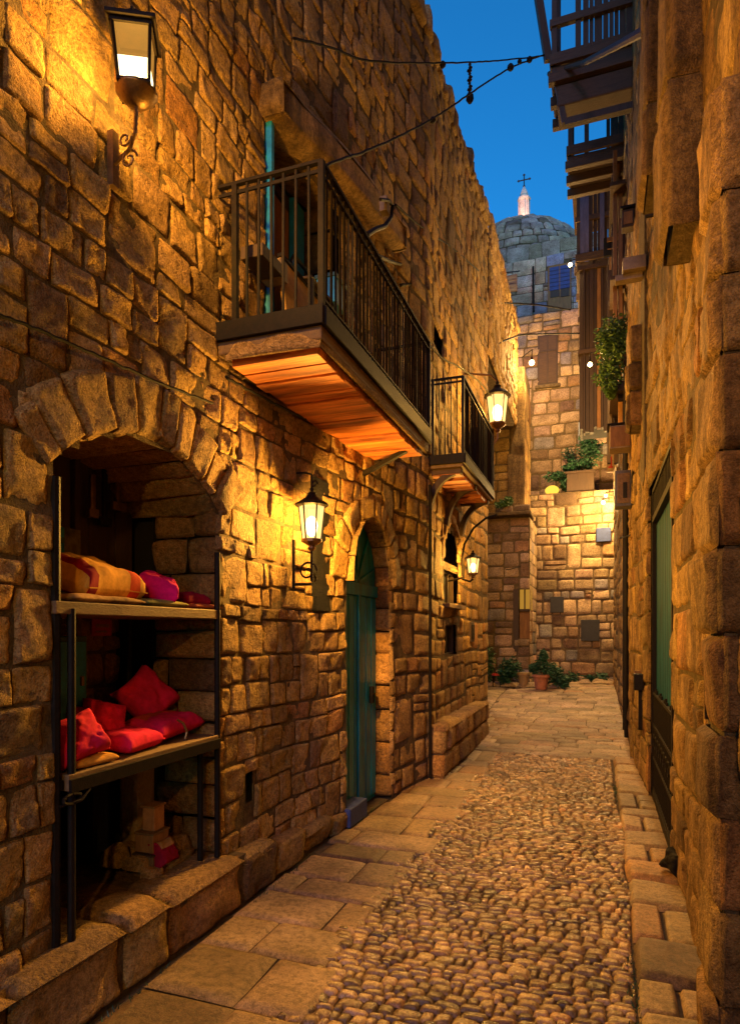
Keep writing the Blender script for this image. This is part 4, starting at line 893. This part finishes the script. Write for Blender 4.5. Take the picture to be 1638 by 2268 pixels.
# narrow bay nearer, timber uprights on the wall between 9 and 13 m
st = thing('timber_uprights', 'cluster of dark timber uprights and boards fixed along the right wall', 'boards', (.2, 11.5, 3.5))
rg = random.Random(19)
for i in range(13):
    yy = rg.uniform(10.3, 12.9); xx = RX(yy)-rg.uniform(.03, .22); z0 = rg.uniform(4.2, 6.2); MB().bb(xx-.03, xx+.03, yy-.06, yy+.06, z0, z0+rg.uniform(2.5, 4.4)).build('upright', M_WOOD if i % 3 else M_CURT, st, bevel=.004)
for z0 in (5.2, 6.9, 8.3): MB().bb(.14, .42, 10.3, 13.0, z0, z0+.06).build('cross_rail', M_WOODH, st, bevel=.004)
# timber pole across to the wall
MB().tube([P(1500, 18, 4.3), P(1440, 60, 5.4), P(1370, 98, 6.8), P(1290, 140, 8.3), P(1215, 163, 9.0)], .045, 8, .03).build('timber_pole', M_WOOD, label='long dark pole slanting from the near pilaster to the topmost timber balcony', cat='pole')
# fittings on the right wall
def wbox(name, u, v, t_, d, mat, label, cat, parts=(), x=None):
    p = P(u, v, t_); xx = RX(p.y)-d[0]/2-.02; return bx_thing(name, (xx, p.y, p.z), d, mat, label, cat, parts=parts)
wbox('meter_box', 1386, 972, 8.6, (.26, .30, .30), M_BOX, 'pale square metal box with dark frame high on the right wall', 'box', [('cover', (-.0, -.16, 0), (.24, .012, .26), M_CURT), ('hood', (-.01, 0, .165), (.30, .34, .025), M_IRON)])
wbox('switch_cabinet', 1387, 1085, 8.4, (.20, .25, .46), M_GREY, 'open-fronted grey switch cabinet below the pale metal box', 'cabinet', [('door', (-.0, -.135, 0), (.15, .012, .38), M_BOARD), ('slot', (.02, -.145, -.03), (.05, .012, .2), M_DARK)])
wbox('post_box', 1405, 1520-10, 6.9, (.09, .17, .17), M_IRON, 'small black wall box at hip height before the green gate', 'box', [('stand', (.02, .0, -.3), (.04, .04, .42), M_IRON), ('plate', (-.0, .12, .06), (.07, .03, .10), M_CURT)])
wbox('sign_board', 1342, 548, 10.6, (.30, .06, .30), M_DARK, 'small black lettered board under the timber bay', 'sign', [('top_board', (0, -.04, .10), (.20, .02, .07), M_CURT), ('writing', (0, -.035, -.05), (.18, .01, .02), M_CURT)])
wbox('wall_lamp', 1396, 488, 8.0, (.14, .14, .22), M_WOOD, 'unlit wooden lamp box below the near eaves', 'lamp', [('pane', (0, -.075, 0), (.10, .01, .15), M_CURT), ('hood', (0, 0, .13), (.18, .19, .03), M_IRON)])
wbox('corbel', 1432, 590, 6.6, (.22, .26, .13), M_BOX, 'pale stone corbel sticking out of the right wall', 'corbel', [('roll', (-.05, -.0, -.09), (.26, .1, .06), M_BOX)])
hb = thing('iron_bracket', 'short black iron wall bracket with hanging wires beside the pilaster', 'bracket', P(1490, 470, 3.9)); q = P(1494, 468, 3.75)
MB().tube([q, q+Vector((-.16, .0, .005))], .010).build('arm', M_IRON, hb); MB().lathe(q, [(.02, -.07), (.045, -.02), (.045, .03), (.02, .05)], 8).build('mount', M_IRON, hb); MB().tube([q, q+Vector((-.02, -.01, -.1)), q+Vector((.0, .0, -.16)), q+Vector((-.03, 0, -.12))], .006).build('wire', M_RUBR, hb)
a_ = P(1371, 1000, 9.6); MB().tube([(RX(9.9)-.04, 9.9, .15), (RX(9.9)-.04, 9.9, 4.0), (RX(9.9)-.05, 9.9, 5.6)], .03, 8).tube([(RX(10.3)-.05, 10.3, .2), (RX(10.3)-.05, 10.3, 5.6)], .022, 8).build('wall_pipe', M_IRON, label='pair of dark pipes running up the right wall to the boxes', cat='pipe')
MB().tube([(LX(7.05)+.05, 7.04, 0.02), (LX(7.05)+.05, 7.04, 3.0), (LX(7.05)+.04, 7.06, 3.3)], .018, 8).build('wall_pipe', M_IRON, label='thin dark pipe down the left wall in front of the stone bench', cat='pipe')
wbox('notice_sign', 1337, 1027, 14.6, (.16, .05, .40), M_CURT, 'narrow red and white lettered sign at the right end of the terrace', 'sign', [('panel', (0, -.03, 0), (.13, .012, .36), plain('faded_white', (.6, .45, .35), .6)), ('red_mark', (0.01, -.042, .02), (.04, .012, .24), plain('sign_red', (.55, .03, .03), .5)), ('red_cross', (.0, -.055, -.1), (.10, .012, .04), plain('sign_red_b', (.55, .03, .03), .5))])
e = P(1050, 1400, 9.9); bx_thing('fuse_box', (-1.86, e.y, e.z), (.05, .28, .30), M_WOOD, 'little dark fuse box on the left wall above the stone bench', 'box', parts=[('door', (.03, 0, 0), (.012, .2, .22), M_IRON)])

# ================================================================ SHOP RACK AND ITS GOODS
rk = thing('display_rack', 'iron display rack with two plank shelves standing in the arched shop opening', 'rack', (-2.4, 2.75, .3))
XF = -2.13; pts4 = {'fl': (XF, 2.17), 'fr': (XF, 3.30)}
for x_, y_, z0, z1 in ((XF, 2.185, .30, 1.75), (XF-.02, 2.115, .30, 2.30), (XF, 3.305, .32, 2.12), (XF-.06, 3.22, .32, 1.0), (-2.68, 2.2, .3, 1.75), (-2.68, 3.2, .3, 1.75)):
    MB().tube([(x_, y_, z0), (x_, y_, z1)], .017 if y_ > 2.13 else .022, 8).build('leg', M_IRON, rk)
zU, zL = 1.78, 1.045
def board(name, z, y0, y1, x0, x1, th):
    m = MB(); m.bb(x0, x1, y0, y1, z-th, z); return m.build(name, M_BOARD, rk, bevel=.005)
board('shelf', zU, 2.09, 3.33, -2.72, XF+.01, .055); board('shelf', zL, 2.15, 3.29, -2.72, XF+.02, .07)
MB().bb(XF+.02, XF+.035, 2.15, 3.29, zL-.075, zL-.02).bb(-2.7, XF, 2.12, 2.14, zL-.06, zL-.02).build('edge_strip', M_IRON, rk)
m = MB(); m.tube([(XF+.03, 2.16+.05*math.sin(q), zL-.10+.02*math.cos(q)) for q in np.linspace(0, 6.2, 12)], .008); m.tube([(XF+.02, 2.1, zL-.12), (XF+.04, 2.2, zL-.115), (XF+.03, 2.26, zL-.08)], .006); m.build('rope_tie', M_IRON, rk)
for yy in (2.72, 2.78): MB().tube([(-2.66, yy, zL), (-2.66, yy, zU-.05)], .014, 6).build('upright', M_BRASS, rk)
def cushion(name, label, c, size, rot, mat, cat='cushion', spin=0, pinch=.12, puff=1.0, seed=0, group='cushions in the shop', patches=None, fold=0):
    n = 26; rg_ = seed*7.7+3; t = np.linspace(-1, 1, n); U, V = np.meshgrid(t, t)
    W_, H_, T_ = [x/2 for x in size]
    X = W_*U*(1-pinch*(1-V*V)); Y = H_*V*(1-pinch*(1-U*U))
    prof = (np.clip(1-U**4, 0, 1)**.5)*(np.clip(1-V**4, 0, 1)**.5); prof = prof**(.8/puff)
    q = np.stack([U*1.6+rg_, V*1.6, U*0], -1); wr = fnoise(q, 3)*.28+fnoise(q*2.7, 2)*.10
    rid = -.10*np.abs(np.sin(3.1*(U*np.cos(seed)+V*np.sin(seed))+wr*5))**6
    A = T_*prof*(1+wr+rid)+.003; B = -T_*prof*(.75+.2*wr)-.003
    M_ = np.array(Euler(rot).to_matrix() @ Matrix.Rotation(R(spin), 3, 'Z')); vs = np.concatenate([np.stack([X, Y, A], -1).reshape(-1, 3), np.stack([X, Y, B], -1).reshape(-1, 3)])@M_.T+np.array(c)
    fs = []
    for i in range(n-1):
        for j in range(n-1):
            a = i*n+j; fs.append((a, a+1, a+n+1, a+n)); fs.append((n*n+a, n*n+a+n, n*n+a+n+1, n*n+a+1))
    ed = [(0, j, 0, j+1) for j in range(n-1)]+[(j, n-1, j+1, n-1) for j in range(n-1)]+[(n-1, j+1, n-1, j) for j in range(n-1)]+[(j+1, 0, j, 0) for j in range(n-1)]
    for a, b, c_, d_ in ed: p_, q_ = a*n+b, c_*n+d_; fs.append((q_, p_, n*n+p_, n*n+q_))
    me = bpy.data.meshes.new(name); me.from_pydata(vs.tolist(), [], fs); me.materials.append(mat); me.shade_smooth()
    if patches:
        for mm in patches: me.materials.append(mm[0])
        for i, pf in enumerate(me.polygons):
            if i < 2*(n-1)*(n-1):
                k = (i//2); a, b = divmod(k, n-1); u_, v_ = b/(n-1), a/(n-1)
                for idx, (mm, u0, u1, v0, v1) in enumerate(patches):
                    if u0 < u_ < u1 and v0 < v_ < v1: pf.material_index = idx+1
    return props(link_mesh(name, me), label, cat, group)
def on(u, X, z, dy=0):                             # y of picture column u on the plane x = X
    return PX(u, 1400, X).y+dy
UL = -2.30
cushion('cushion', 'large ochre patchwork cushion with red patches lying on the upper shelf', (-2.36, on(213, -2.32, 0), zU+.125), (.36, .46, .19), (0, R(18), R(4)), F_TAN, seed=1, puff=1.3, patches=[(F_DRED, .0, 1., .0, .2), (F_ORR, .55, 1, .68, .85), (F_PRT, .05, .35, .2, .6), (F_PRT, .0, 1, .92, 1)])
cushion('cushion', 'plump magenta cushion on the upper shelf beside the patchwork one', (-2.30, on(346, -2.30, 0), zU+.105), (.24, .27, .17), (R(6), R(20), R(40)), F_MAG, seed=2, puff=1.3)
cushion('cushion', 'dark red folded cushion at the right end of the upper shelf', (-2.26, on(420, -2.26, 0), zU+.055), (.16, .20, .09), (0, R(8), R(-8)), F_DRED, seed=3, puff=1.2)
cushion('folded_blanket', 'printed tan blanket folded flat under the patchwork cushion', (-2.30, on(205, -2.26, 0), zU+.02), (.30, .50, .045), (0, 0, R(3)), F_PRT, 'blanket', pinch=.02, seed=4, group='folded cloths in the shop')
cushion('folded_blanket', 'olive printed blanket folded under the magenta cushion', (-2.27, on(345, -2.24, 0), zU+.02), (.24, .32, .04), (0, 0, R(-4)), F_GRN, 'blanket', pinch=.02, seed=5, group='folded cloths in the shop')
cushion('folded_blanket', 'orange printed mat at the right end of the upper shelf', (-2.24, on(440, -2.22, 0), zU+.017), (.2, .28, .035), (0, 0, 0), F_ORP, 'blanket', pinch=.02, seed=6, group='folded cloths in the shop')
zq = zL
cushion('cushion', 'round-shouldered red cushion leaning behind the front iron post', (-2.22, on(172, -2.2, 0), zq+.125), (.22, .27, .16), (R(4), R(58), R(-8)), F_RED, spin=12, seed=7, puff=1.2)
cushion('cushion', 'small dark red cushion corner peeping up at the left of the lower shelf', (-2.48, on(188, -2.44, 0), zq+.14), (.20, .15, .10), (R(-16), R(66), R(-20)), F_DRED, seed=8)
cushion('cushion', 'red cushion standing on edge between the round one and the tall one', (-2.40, on(236, -2.38, 0), zq+.135), (.24, .23, .14), (R(-6), R(64), R(-25)), F_RED, seed=9, spin=-14, puff=1.2)
cushion('cushion', 'tall crimson cushion balanced on its corner at the back', (-2.52, on(330, -2.50, 0), zq+.22), (.31, .31, .17), (R(6), R(60), R(-14)), F_RED, seed=10, spin=32, puff=1.25)
cushion('cushion', 'orange red cushion standing behind the magenta corner', (-2.56, on(398, -2.54, 0), zq+.13), (.22, .28, .14), (0, R(66), 0), F_ORR, seed=11)
cushion('cushion', 'flat crimson cushion lying at the front edge of the lower shelf', (-2.26, on(290, -2.24, 0), zq+.055), (.24, .32, .11), (0, R(6), R(8)), F_RED, seed=12)
cushion('cushion', 'long flat crimson and orange cushion lying across the lower shelf', (-2.34, on(368, -2.32, 0), zq+.075), (.28, .46, .13), (R(2), R(5), R(6)), F_RED, seed=13, patches=[(F_ORR, 0, .42, .1, .9)])
cushion('cushion', 'thin magenta cushion corner sticking out behind the long flat cushion', (-2.44, on(436, -2.42, 0), zq+.10), (.20, .22, .07), (R(-4), 0, R(20)), F_MAG, seed=14)
cushion('folded_blanket', 'yellowish folded cloth under the round-shouldered red cushion', (-2.21, on(200, -2.18, 0), zq+.02), (.16, .25, .045), (0, 0, R(-3)), F_TAN, 'blanket', pinch=.02, seed=15, group='folded cloths in the shop')
MB().tube([(-2.2, on(392, -2.2, 0), zq+.12), (-2.175, on(404, -2.18, 0), zq+.10), (-2.165, on(412, -2.17, 0), zq+.05), (-2.17, on(410, -2.17, 0), zq+.01)], .007).build('leather_strap', M_BRASS, label='thin tan leather strap looped over the long flat cushion', cat='strap')
# goods and clutter
bx_thing('wall_cabinet', (-2.58, on(140, -2.56, 0), 1.40), (.14, .22, .46), M_BLUE, 'tall faded blue cabinet at the left between the two shelves', 'cabinet', parts=[('door', (.075, 0, 0), (.012, .18, .40), M_TURQ), ('latch', (.085, .06, .0), (.012, .02, .05), M_BRASS)])
bx_thing('shutter_board', (-2.66, on(122, -2.66, 0), 2.03), (.03, .10, .34), M_TURQ, 'narrow turquoise board propped on the upper shelf at the left', 'board', parts=[('batten', (.02, 0, .1), (.012, .08, .03), M_BLUE)])
po = bx_thing('poster', (-2.70, on(150, -2.70, 0), 2.03), (.012, .17, .36), fabric('poster_paper', (.30, .24, .15), (.06, .07, .06)), 'mottled paper poster hanging above the patchwork cushion', 'poster', bevel=0, parts=[('strip', (.01, -.07, 0), (.006, .025, .34), fabric('poster_strip', (.5, .42, .28)))])
bx_thing('wooden_box', (-2.36, on(336, -2.36, 0), .36), (.13, .15, .12), M_BOARD, 'lowest wooden box of the small stack under the lower shelf', 'box', parts=[('lid', (0, 0, .065), (.14, .16, .012), M_WOOD)], group='stacked boxes under the shelf')
bx_thing('wooden_box', (-2.36, on(337, -2.36, 0), .485), (.12, .14, .10), M_CURT, 'middle wooden box of the small stack under the lower shelf', 'box', parts=[('lid', (0, 0, .055), (.13, .15, .012), M_BOARD)], group='stacked boxes under the shelf')
bx_thing('cardboard_carton', (-2.36, on(340, -2.36, 0), .61), (.08, .09, .13), fabric('carton', (.42, .20, .08)), 'upright orange carton on top of the box stack', 'carton', parts=[('flap', (0, 0, .07), (.09, .11, .012), M_CURT)])
bx_thing('stone_pillar', (-2.60, on(304, -2.60, 0), .64), (.14, .17, .68), plain('rough_stone', (.36, .24, .11), .9, sc=9, bump=.9, dist=.02), 'rough stone prop standing behind the boxes under the shelf', 'pillar', parts=[('head', (0, 0, .27), (.17, .21, .12), M_STR)], bevel=.03)
rbg = cushion('bag', 'small dark red bag with a pale flap beside the wooden boxes', (-2.30, 3.02, .42), (.15, .17, .10), (0, R(66), 0), F_DRED, 'bag', seed=16, group=None, patches=[(F_PRT, .0, .35, .1, .9)], puff=1.4)
bx_thing('doorway_frame', (-2.78, 3.12, .64), (.05, .26, .62), M_DARK, 'dark wooden frame leaning at the right under the lower shelf', 'frame', parts=[('stile', (.03, .13, 0), (.04, .03, .62), M_WOOD), ('rail', (.03, 0, -.29), (.04, .24, .03), M_WOOD)])
for i, (u, v, L_, mt) in enumerate(((205, 1050, .22, M_BRASS), (232, 1040, .30, M_IRON), (262, 1055, .18, M_BRASS))):
    p = PX(u, v, -2.68); bx_thing('hanging_tool', (p.x, p.y, p.z-L_/2), (.02, .035, L_), mt, ['short brass tool hanging leftmost from the shop planks', 'long black iron tool hanging in the middle of the shop planks', 'smallest brass tool hanging rightmost from the shop planks'][i], 'tool', group='tools hanging from the shop planks', parts=[('head', (0, 0, -L_/2), (.03, .07+.02*i, .05), mt)])
p = PX(225, 1390, -2.76); bx_thing('red_notice', (p.x, p.y, p.z), (.012, .16, .10), plain('red_notice_paint', (.45, .05, .02), .8, sc=14), 'faded red lettered notice on the stone wall just under the upper shelf', 'sign', parts=[('writing', (.008, .0, .01), (.004, .11, .02), M_CURT), ('writing', (.008, -.01, -.025), (.004, .09, .012), M_CURT)])
ste = Stones(81)
for r in courses(ste.rng, 2.85, 3.32, -2.62, -2.3, (.14, .18), (.2, .28)): ste.stone(r, lambda S, Q, D: (Q, S, .37+D), dep=.06, n=9, k=.4, amp=.015, tone=TONE, warp=0)
for r in courses(ste.rng, 2.85, 3.32, .28, .38, (.1, .1), (.2, .28)): ste.stone(r, lambda S, Q, D: (-2.31+D, S, Q), dep=.04, n=7, k=.4, amp=.01, tone=TONE, warp=0)
ste.build('stone_step', M_ST, label='low rough stone step on the shop floor behind the right iron post', cat='step')

# ================================================================ PLANTS
def leaf_mass(rg, centres, n, size, squash=1.0):
    m = MB()
    for i in range(n):
        (cx, cy, cz), (rx, ry, rz) = centres[rg.randrange(len(centres))]
        d = Vector((rg.gauss(0, 1), rg.gauss(0, 1), rg.gauss(0, 1))).normalized(); k = rg.random()**.42*(1+.18*math.sin(7*d.x+5*d.z+cx*9))
        p = Vector((cx+d.x*rx*k, cy+d.y*ry*k, cz+d.z*rz*k)); s = size*rg.uniform(.6, 1.5)
        M_ = Euler((rg.uniform(-1.2, 1.2), rg.uniform(-1.2, 1.2), rg.uniform(0, 6.3))).to_matrix()
        a, b, c_, e = [p+M_ @ Vector(v)*s for v in ((0, -1, 0), (.42, 0, .15), (0, 1, 0), (-.42, 0, .15))]; m.add([a, b, c_, e], [(0, 1, 2), (0, 2, 3)])
    return m
def plant(name, label, base, centres, n, size, mat, seed, cat='plant', group=None, stems=5):
    rg = random.Random(seed); t = thing(name, label, cat, base, group); leaf_mass(rg, centres, n, size).build('foliage', mat, t)
    m = MB()
    for i in range(stems):
        c, r_ = centres[rg.randrange(len(centres))]; m.tube([Vector(base)+Vector((rg.uniform(-.02, .02), 0, 0)), Vector(base).lerp(Vector(c), .5)+Vector((rg.uniform(-.05, .05), 0, .03)), Vector(c)+Vector((rg.uniform(-.6, .6)*r_[0], rg.uniform(-.6, .6)*r_[1], rg.uniform(-.2, .6)*r_[2]))], .008, 5, .003)
    m.build('stem', M_STEM, t); return t
def pot(p, r, h, mat, label, group='plant pots at the foot of the end wall'):
    t = thing('plant_pot', label, 'pot', p, group); MB().lathe(p, [(r*.7, 0), (r*.95, h*.82), (r*.9, h*.82)], 16).build('body', mat, t); MB().lathe(Vector(p)+Vector((0, 0, h*.8)), [(r*.98, 0), (r*1.12, .01), (r*1.12, h*.2), (r*.9, h*.2)], 16).build('rim', mat, t); return t
# climbing plant on the right wall
q = P(1357, 790, 9.4); sc_ = 9.4/F
def Q(u, v, r1, r2, dy=0, t=9.4): c = P(u, v, t); return ((c.x, c.y+dy, c.z), (r1*t/F, .25, r2*t/F))
plant('hanging_plant', 'large bushy green plant hanging from a shelf high on the right wall', tuple(P(1375, 850, 9.5)), [Q(1358, 735, 36, 34), Q(1360, 790, 40, 42), Q(1350, 835, 34, 28), Q(1372, 760, 28, 40), Q(1345, 760, 24, 30), Q(1352, 865, 12, 14)], 4200, .030, M_LEAF, 91, stems=9)
e = P(1383, 862, 9.5); bx_thing('planter', (float(RX(e.y))-.13, e.y, e.z), (.26, .34, .14), M_WOOD, 'sagging dark trough the large hanging plant grows from', 'planter', parts=[('bracket', (.05, 0, -.12), (.12, .05, .10), M_IRON)])
# planted terrace
a = PY(1285, 1090, YC+.3); e = PY(1315, 1050, YC+.3); wq = e.x-PY(1255, 0, YC+.3).x
bx_thing('planter', (a.x, a.y, zt+.27), (wq, .45, .5), M_WOOD, 'big dark square planter on the right side of the terrace', 'planter', parts=[('rim', (0, 0, .25), (wq+.06, .5, .05), M_WOOD)])
def T(u, v, r1, r2, Y=YC+.3): c = PY(u, v, Y); t = Y/1.03; return ((c.x, c.y, c.z), (r1*t/F, .25, r2*t/F))
plant('shrub', 'shrub growing up from the dark square planter', (a.x, a.y, zt+.5), [T(1285, 1030, 32, 12), T(1300, 985, 22, 24), T(1310, 1000, 26, 30), T(1262, 1038, 16, 10)], 2000, .045, M_LEAFD, 92)
plant('shrub', 'low spreading plant on the terrace beside the round yellow lamp', (PY(1240, 1080, YC+.4).x, YC+.4, zt), [T(1232, 1055, 26, 11), T(1252, 1072, 12, 16)], 900, .045, M_LEAFD, 93)
plant('climber', 'thin climber with sparse leaves on the wall above the terrace', (PY(1258, 1020, YC2-.05).x, YC2-.1, zt), [T(1256, 1005, 14, 18, YC2-.12), T(1268, 1020, 12, 12, YC2-.12)], 260, .04, M_LEAFD, 94)
plant('shrub', 'small tuft of leaves on the coping of the low pink block', (PY(1110, 1125, YB-.2).x, YB-.2, zl+.1), [T(1112, 1118, 18, 11, YB-.2), T(1125, 1110, 10, 10, YB-.2)], 500, .04, M_LEAF, 95)
# pots on the ground
def G(u, v, dt=0):
    x, y, z = ray(u, v); t = (CAMH-.40)/-z; return Vector((x*t, y*t, gz(y*t)))
def GB(base, du, dz, r1, r3): return ((base[0]+du, base[1], base[2]+dz), (r1, r1*.9, r3))
Yp = 14.9
def gp_(u): x = PY(u, 0, Yp).x; return Vector((x, Yp, gz(Yp)))
k14 = Yp/1.0/F
b0 = gp_(1130); plant('shrub', 'round dark green bush at the left of the clay pots', b0, [GB(b0, 0, .42, .27, .25), GB(b0, -.15, .25, .18, .2)], 2000, .035, M_LEAFD, 96, group='bushes at the foot of the end wall')
b1_ = gp_(1159); pot(b1_, .13, .34, plain('ochre_clay', (.30, .19, .08), .8), 'tall ochre clay pot between the two bushes')
b2_ = gp_(1200); b2_.y -= .3; pot(b2_, .17, .32, M_TERRA, 'wide terracotta pot in front of the second bush')
plant('shrub', 'bush growing from the wide terracotta pot', b2_+Vector((0, 0, .3)), [GB(b2_, 0, .5, .2, .17), GB(b2_, .05, .72, .10, .15), GB(b2_, .2, .42, .18, .16), GB(b2_, -.15, .45, .12, .12)], 1500, .035, M_LEAFD, 97, group='bushes at the foot of the end wall')
b3 = gp_(1228); plant('shrub', 'leafy bush trailing to the ground right of the terracotta pot', b3, [GB(b3, 0, .28, .24, .26), GB(b3, .18, .15, .15, .16)], 1200, .035, M_LEAFD, 98, group='bushes at the foot of the end wall')
b4 = gp_(1292); b4.y += 1.9; plant('shrub', 'low grey green weeds growing along the right end of the far wall', b4, [GB(b4, -.3, .12, .2, .16), GB(b4, .1, .08, .2, .12), GB(b4, .35, .12, .2, .14)], 600, .04, M_LEAFD, 99, group='bushes at the foot of the end wall')
b5 = gp_(1096); b5.x -= .12; plant('shrub', 'pale green plant against the corner of the long house', b5, [GB(b5, 0, .7, .14, .28), GB(b5, 0, .35, .12, .25)], 500, .035, M_LEAF, 100, group='bushes at the foot of the end wall')
s_ = gp_(1100); st_ = thing('stool', 'small red stool beside the round dark green bush', 'stool', s_); MB().lathe(s_+Vector((0, 0, .26)), [(.13, 0), (.13, .03), (.05, .06)], 12).build('seat', plain('red_plastic', (.6, .05, .03), .4), st_)
for dx, dy in ((-.08, -.08), (.08, -.08), (-.08, .08), (.08, .08)): MB().bar(s_+Vector((dx, dy, 0)), s_+Vector((dx, dy, .27)), .02).build('leg', M_IRON, st_)
sp = Stones(83)
for r in courses(sp.rng, gp_(1075).x-.4, gp_(1245).x, Yp-.1, 15.5, (.3, .4), (.3, .5)): sp.stone(r, lambda S, Q, D: (S, Q, gz(15)+.03+D), dep=.06, n=5, tone=PINK, warp=0)
for r in courses(sp.rng, .0-.5, .35, 16.2, 17.2, (.3, .4), (.3, .5)): sp.stone(r, lambda S, Q, D: (S, Q, .45+D), dep=.06, n=5, tone=PINK, warp=0)
sp.build('planting_step', M_ST, label='low stone step under the pots along the far walls', cat='step')
# black cloth at the foot of the gate, weeds along kerb
cushion('bin_bag', 'crumpled black bag dropped at the foot of the gate', (.47, 4.72, .12), (.16, .2, .12), (R(10), R(-60), R(20)), M_RUBR, 'bag', seed=20, group=None, puff=1.4, pinch=.25)
rg = random.Random(7); m = MB()
for i in range(900):
    y = rg.uniform(1.8, 7.5); x = (.145+rg.gauss(0, .012)) if rg.random() < .6 else (-1.985+rg.gauss(0, .012)); z = gz(y)
    if fnoise(np.array([[y*1.3, x, 0]]), 1)[0] < .05: continue
    h = rg.uniform(.01, .035); a = rg.uniform(0, 6.3); d = Vector((math.cos(a), math.sin(a), 0)); b = Vector((x, y, z)); m.add([b-d*.004, b+d*.004, b+Vector((rg.uniform(-.02, .02), rg.uniform(-.02, .02), h))], [(0, 1, 2)])
m.build('weeds', M_LEAFD, kind='stuff')

# ================================================================ CABLES OVERHEAD
def cable(name, label, pts, r, mat=M_RUBR, sagn=0, knots=(), n=10, cat='cable'):
    P_ = [Vector(p) for p in pts]; out_ = []
    for i in range(len(P_)-1):
        for k in range(n):
            t = k/n; a, b = P_[max(i-1, 0)], P_[i]; c, d = P_[i+1], P_[min(i+2, len(P_)-1)]
            out_.append(.5*((2*b)+(c-a)*t+(2*a-5*b+4*c-d)*t*t+(3*b-a-3*c+d)*t**3))
    out_.append(P_[-1]); rg_ = random.Random(len(name)+len(pts)); out_ = [p+Vector((0, 0, rg_.uniform(-.004, .004))) for p in out_]
    m = MB().tube(out_, r, 6)
    if not knots: return m.build(name, mat, label=label, cat=cat, smooth=True)
    t = thing(name, label, cat, P_[0]); m.build('wire', mat, t, smooth=True)
    for kp, kr in knots: MB().lathe(kp, [(kr*.4, -kr), (kr, -kr*.3), (kr*.8, kr*.5), (kr*.3, kr)], 7).build('knot', M_IRON, t)
    return t
cable('festoon_wire', 'upper festoon wire crossing the sky, with dead bulbs on it', [PX(650, 84, -2.05), P(735, 105, 5.2), P(820, 134, 5.8), P(970, 139, 6.8), P(1060, 136, 7.6), P(1130, 131, 8.2), P(1206, 122, 8.8)], .009, knots=[(P(980, 142, 6.9), .035), (P(1150, 135, 8.3), .03), (P(1172, 131, 8.5), .04)])
cable('slanting_wire', 'lower wire rising from the balcony corner to the topmost timber balcony', [P(712, 372, 3.66), P(755, 352, 4.0), P(830, 326, 4.8), P(955, 264, 6.2), P(1040, 207, 7.2), P(1120, 155, 8.1), P(1165, 135, 8.5), P(1206, 120, 8.8)], .010, knots=[(P(958, 265, 6.2), .03), (P(1130, 148, 8.2), .045)])
hs_ = thing('hanging_chain', 'short beaded chain dangling between the two wires against the sky', 'chain', P(1040, 225, 7.3)); m = MB()
for i in range(12): m.lathe(P(1040+1.5*math.sin(i*2), 142+i*7, 7.35), [(.006, -.02), (.02+.006*(i % 3), 0), (.006, .02)], 6)
m.build('beads', M_IRON, hs_); MB().lathe(P(1040, 216, 7.35), [(.02, -.06), (.045, -.02), (.04, .03), (.015, .06)], 8).build('pendant', M_IRON, hs_)
cable('wall_cable', 'dark cable stapled along the near wall above the shop arch', [PX(-60, 668, -2.09), PX(0, 697, -2.09), PX(120, 745, -2.09), PX(240, 798, -2.09), PX(350, 846, -2.09), PX(470, 893, -2.09)], .008)
cable('wall_cable', 'loose cable running along the wall below the large balcony', [PX(500, 835, -2.09), PX(600, 890, -2.08), PX(720, 950, -2.06), PX(840, 1025, -1.98), PX(900, 1075, -1.95)], .009)
cable('wall_cable', 'sagging cable from the big balcony rail across to the far gable', [P(835, 566, 4.9), P(900, 588, 7), P(1010, 601, 10), P(1110, 604, 14.5), P(1150, 600, 20)], .017)
cable('wall_cable', 'cable looping from the left wall past the dusk blue house', [PX(885, 632, -1.92), PX(930, 628, -1.90), P(985, 629, 8.5), P(1090, 669, 12), P(1130, 671, 14), P(1200, 676, 14), P(1262, 686, 13)], .018)
cable('wall_cable', 'thin wire from the iron hook down along the left wall to the small balcony', [PX(875, 452, -1.86), PX(930, 500, -1.84), P(1005, 552, 8.8), P(1060, 600, 10.5)], .010)
cable('wall_cable', 'short cable over the bright bulb at the end of the alley', [P(1082, 772, 12), P(1120, 753, 13.3), P(1160, 741, 14.5), P(1220, 739, 14), P(1283, 738, 13.1)], .018)
cable('wall_cable', 'cable dropping from the balcony end to the largest lantern', [P(935, 742, 5.8), P(975, 790, 6.6), P(1020, 815, 7.6), P(1060, 845, 8.6), P(1090, 880, 9.3)], .010)
cable('wall_cable', 'thin wire crossing the side of the low pink block', [P(1120, 1262, 14.9), P(1140, 1258, 14.9), P(1176, 1245, 15.9)], .010)
cable('wall_cable', 'kinked cables between the boxes on the right wall', [P(1405, 930, 8.4), P(1408, 1000, 8.2), P(1400, 1060, 8.0), P(1412, 1120, 8.0), P(1400, 1180, 8.4), P(1372, 1192, 9.4)], .012)
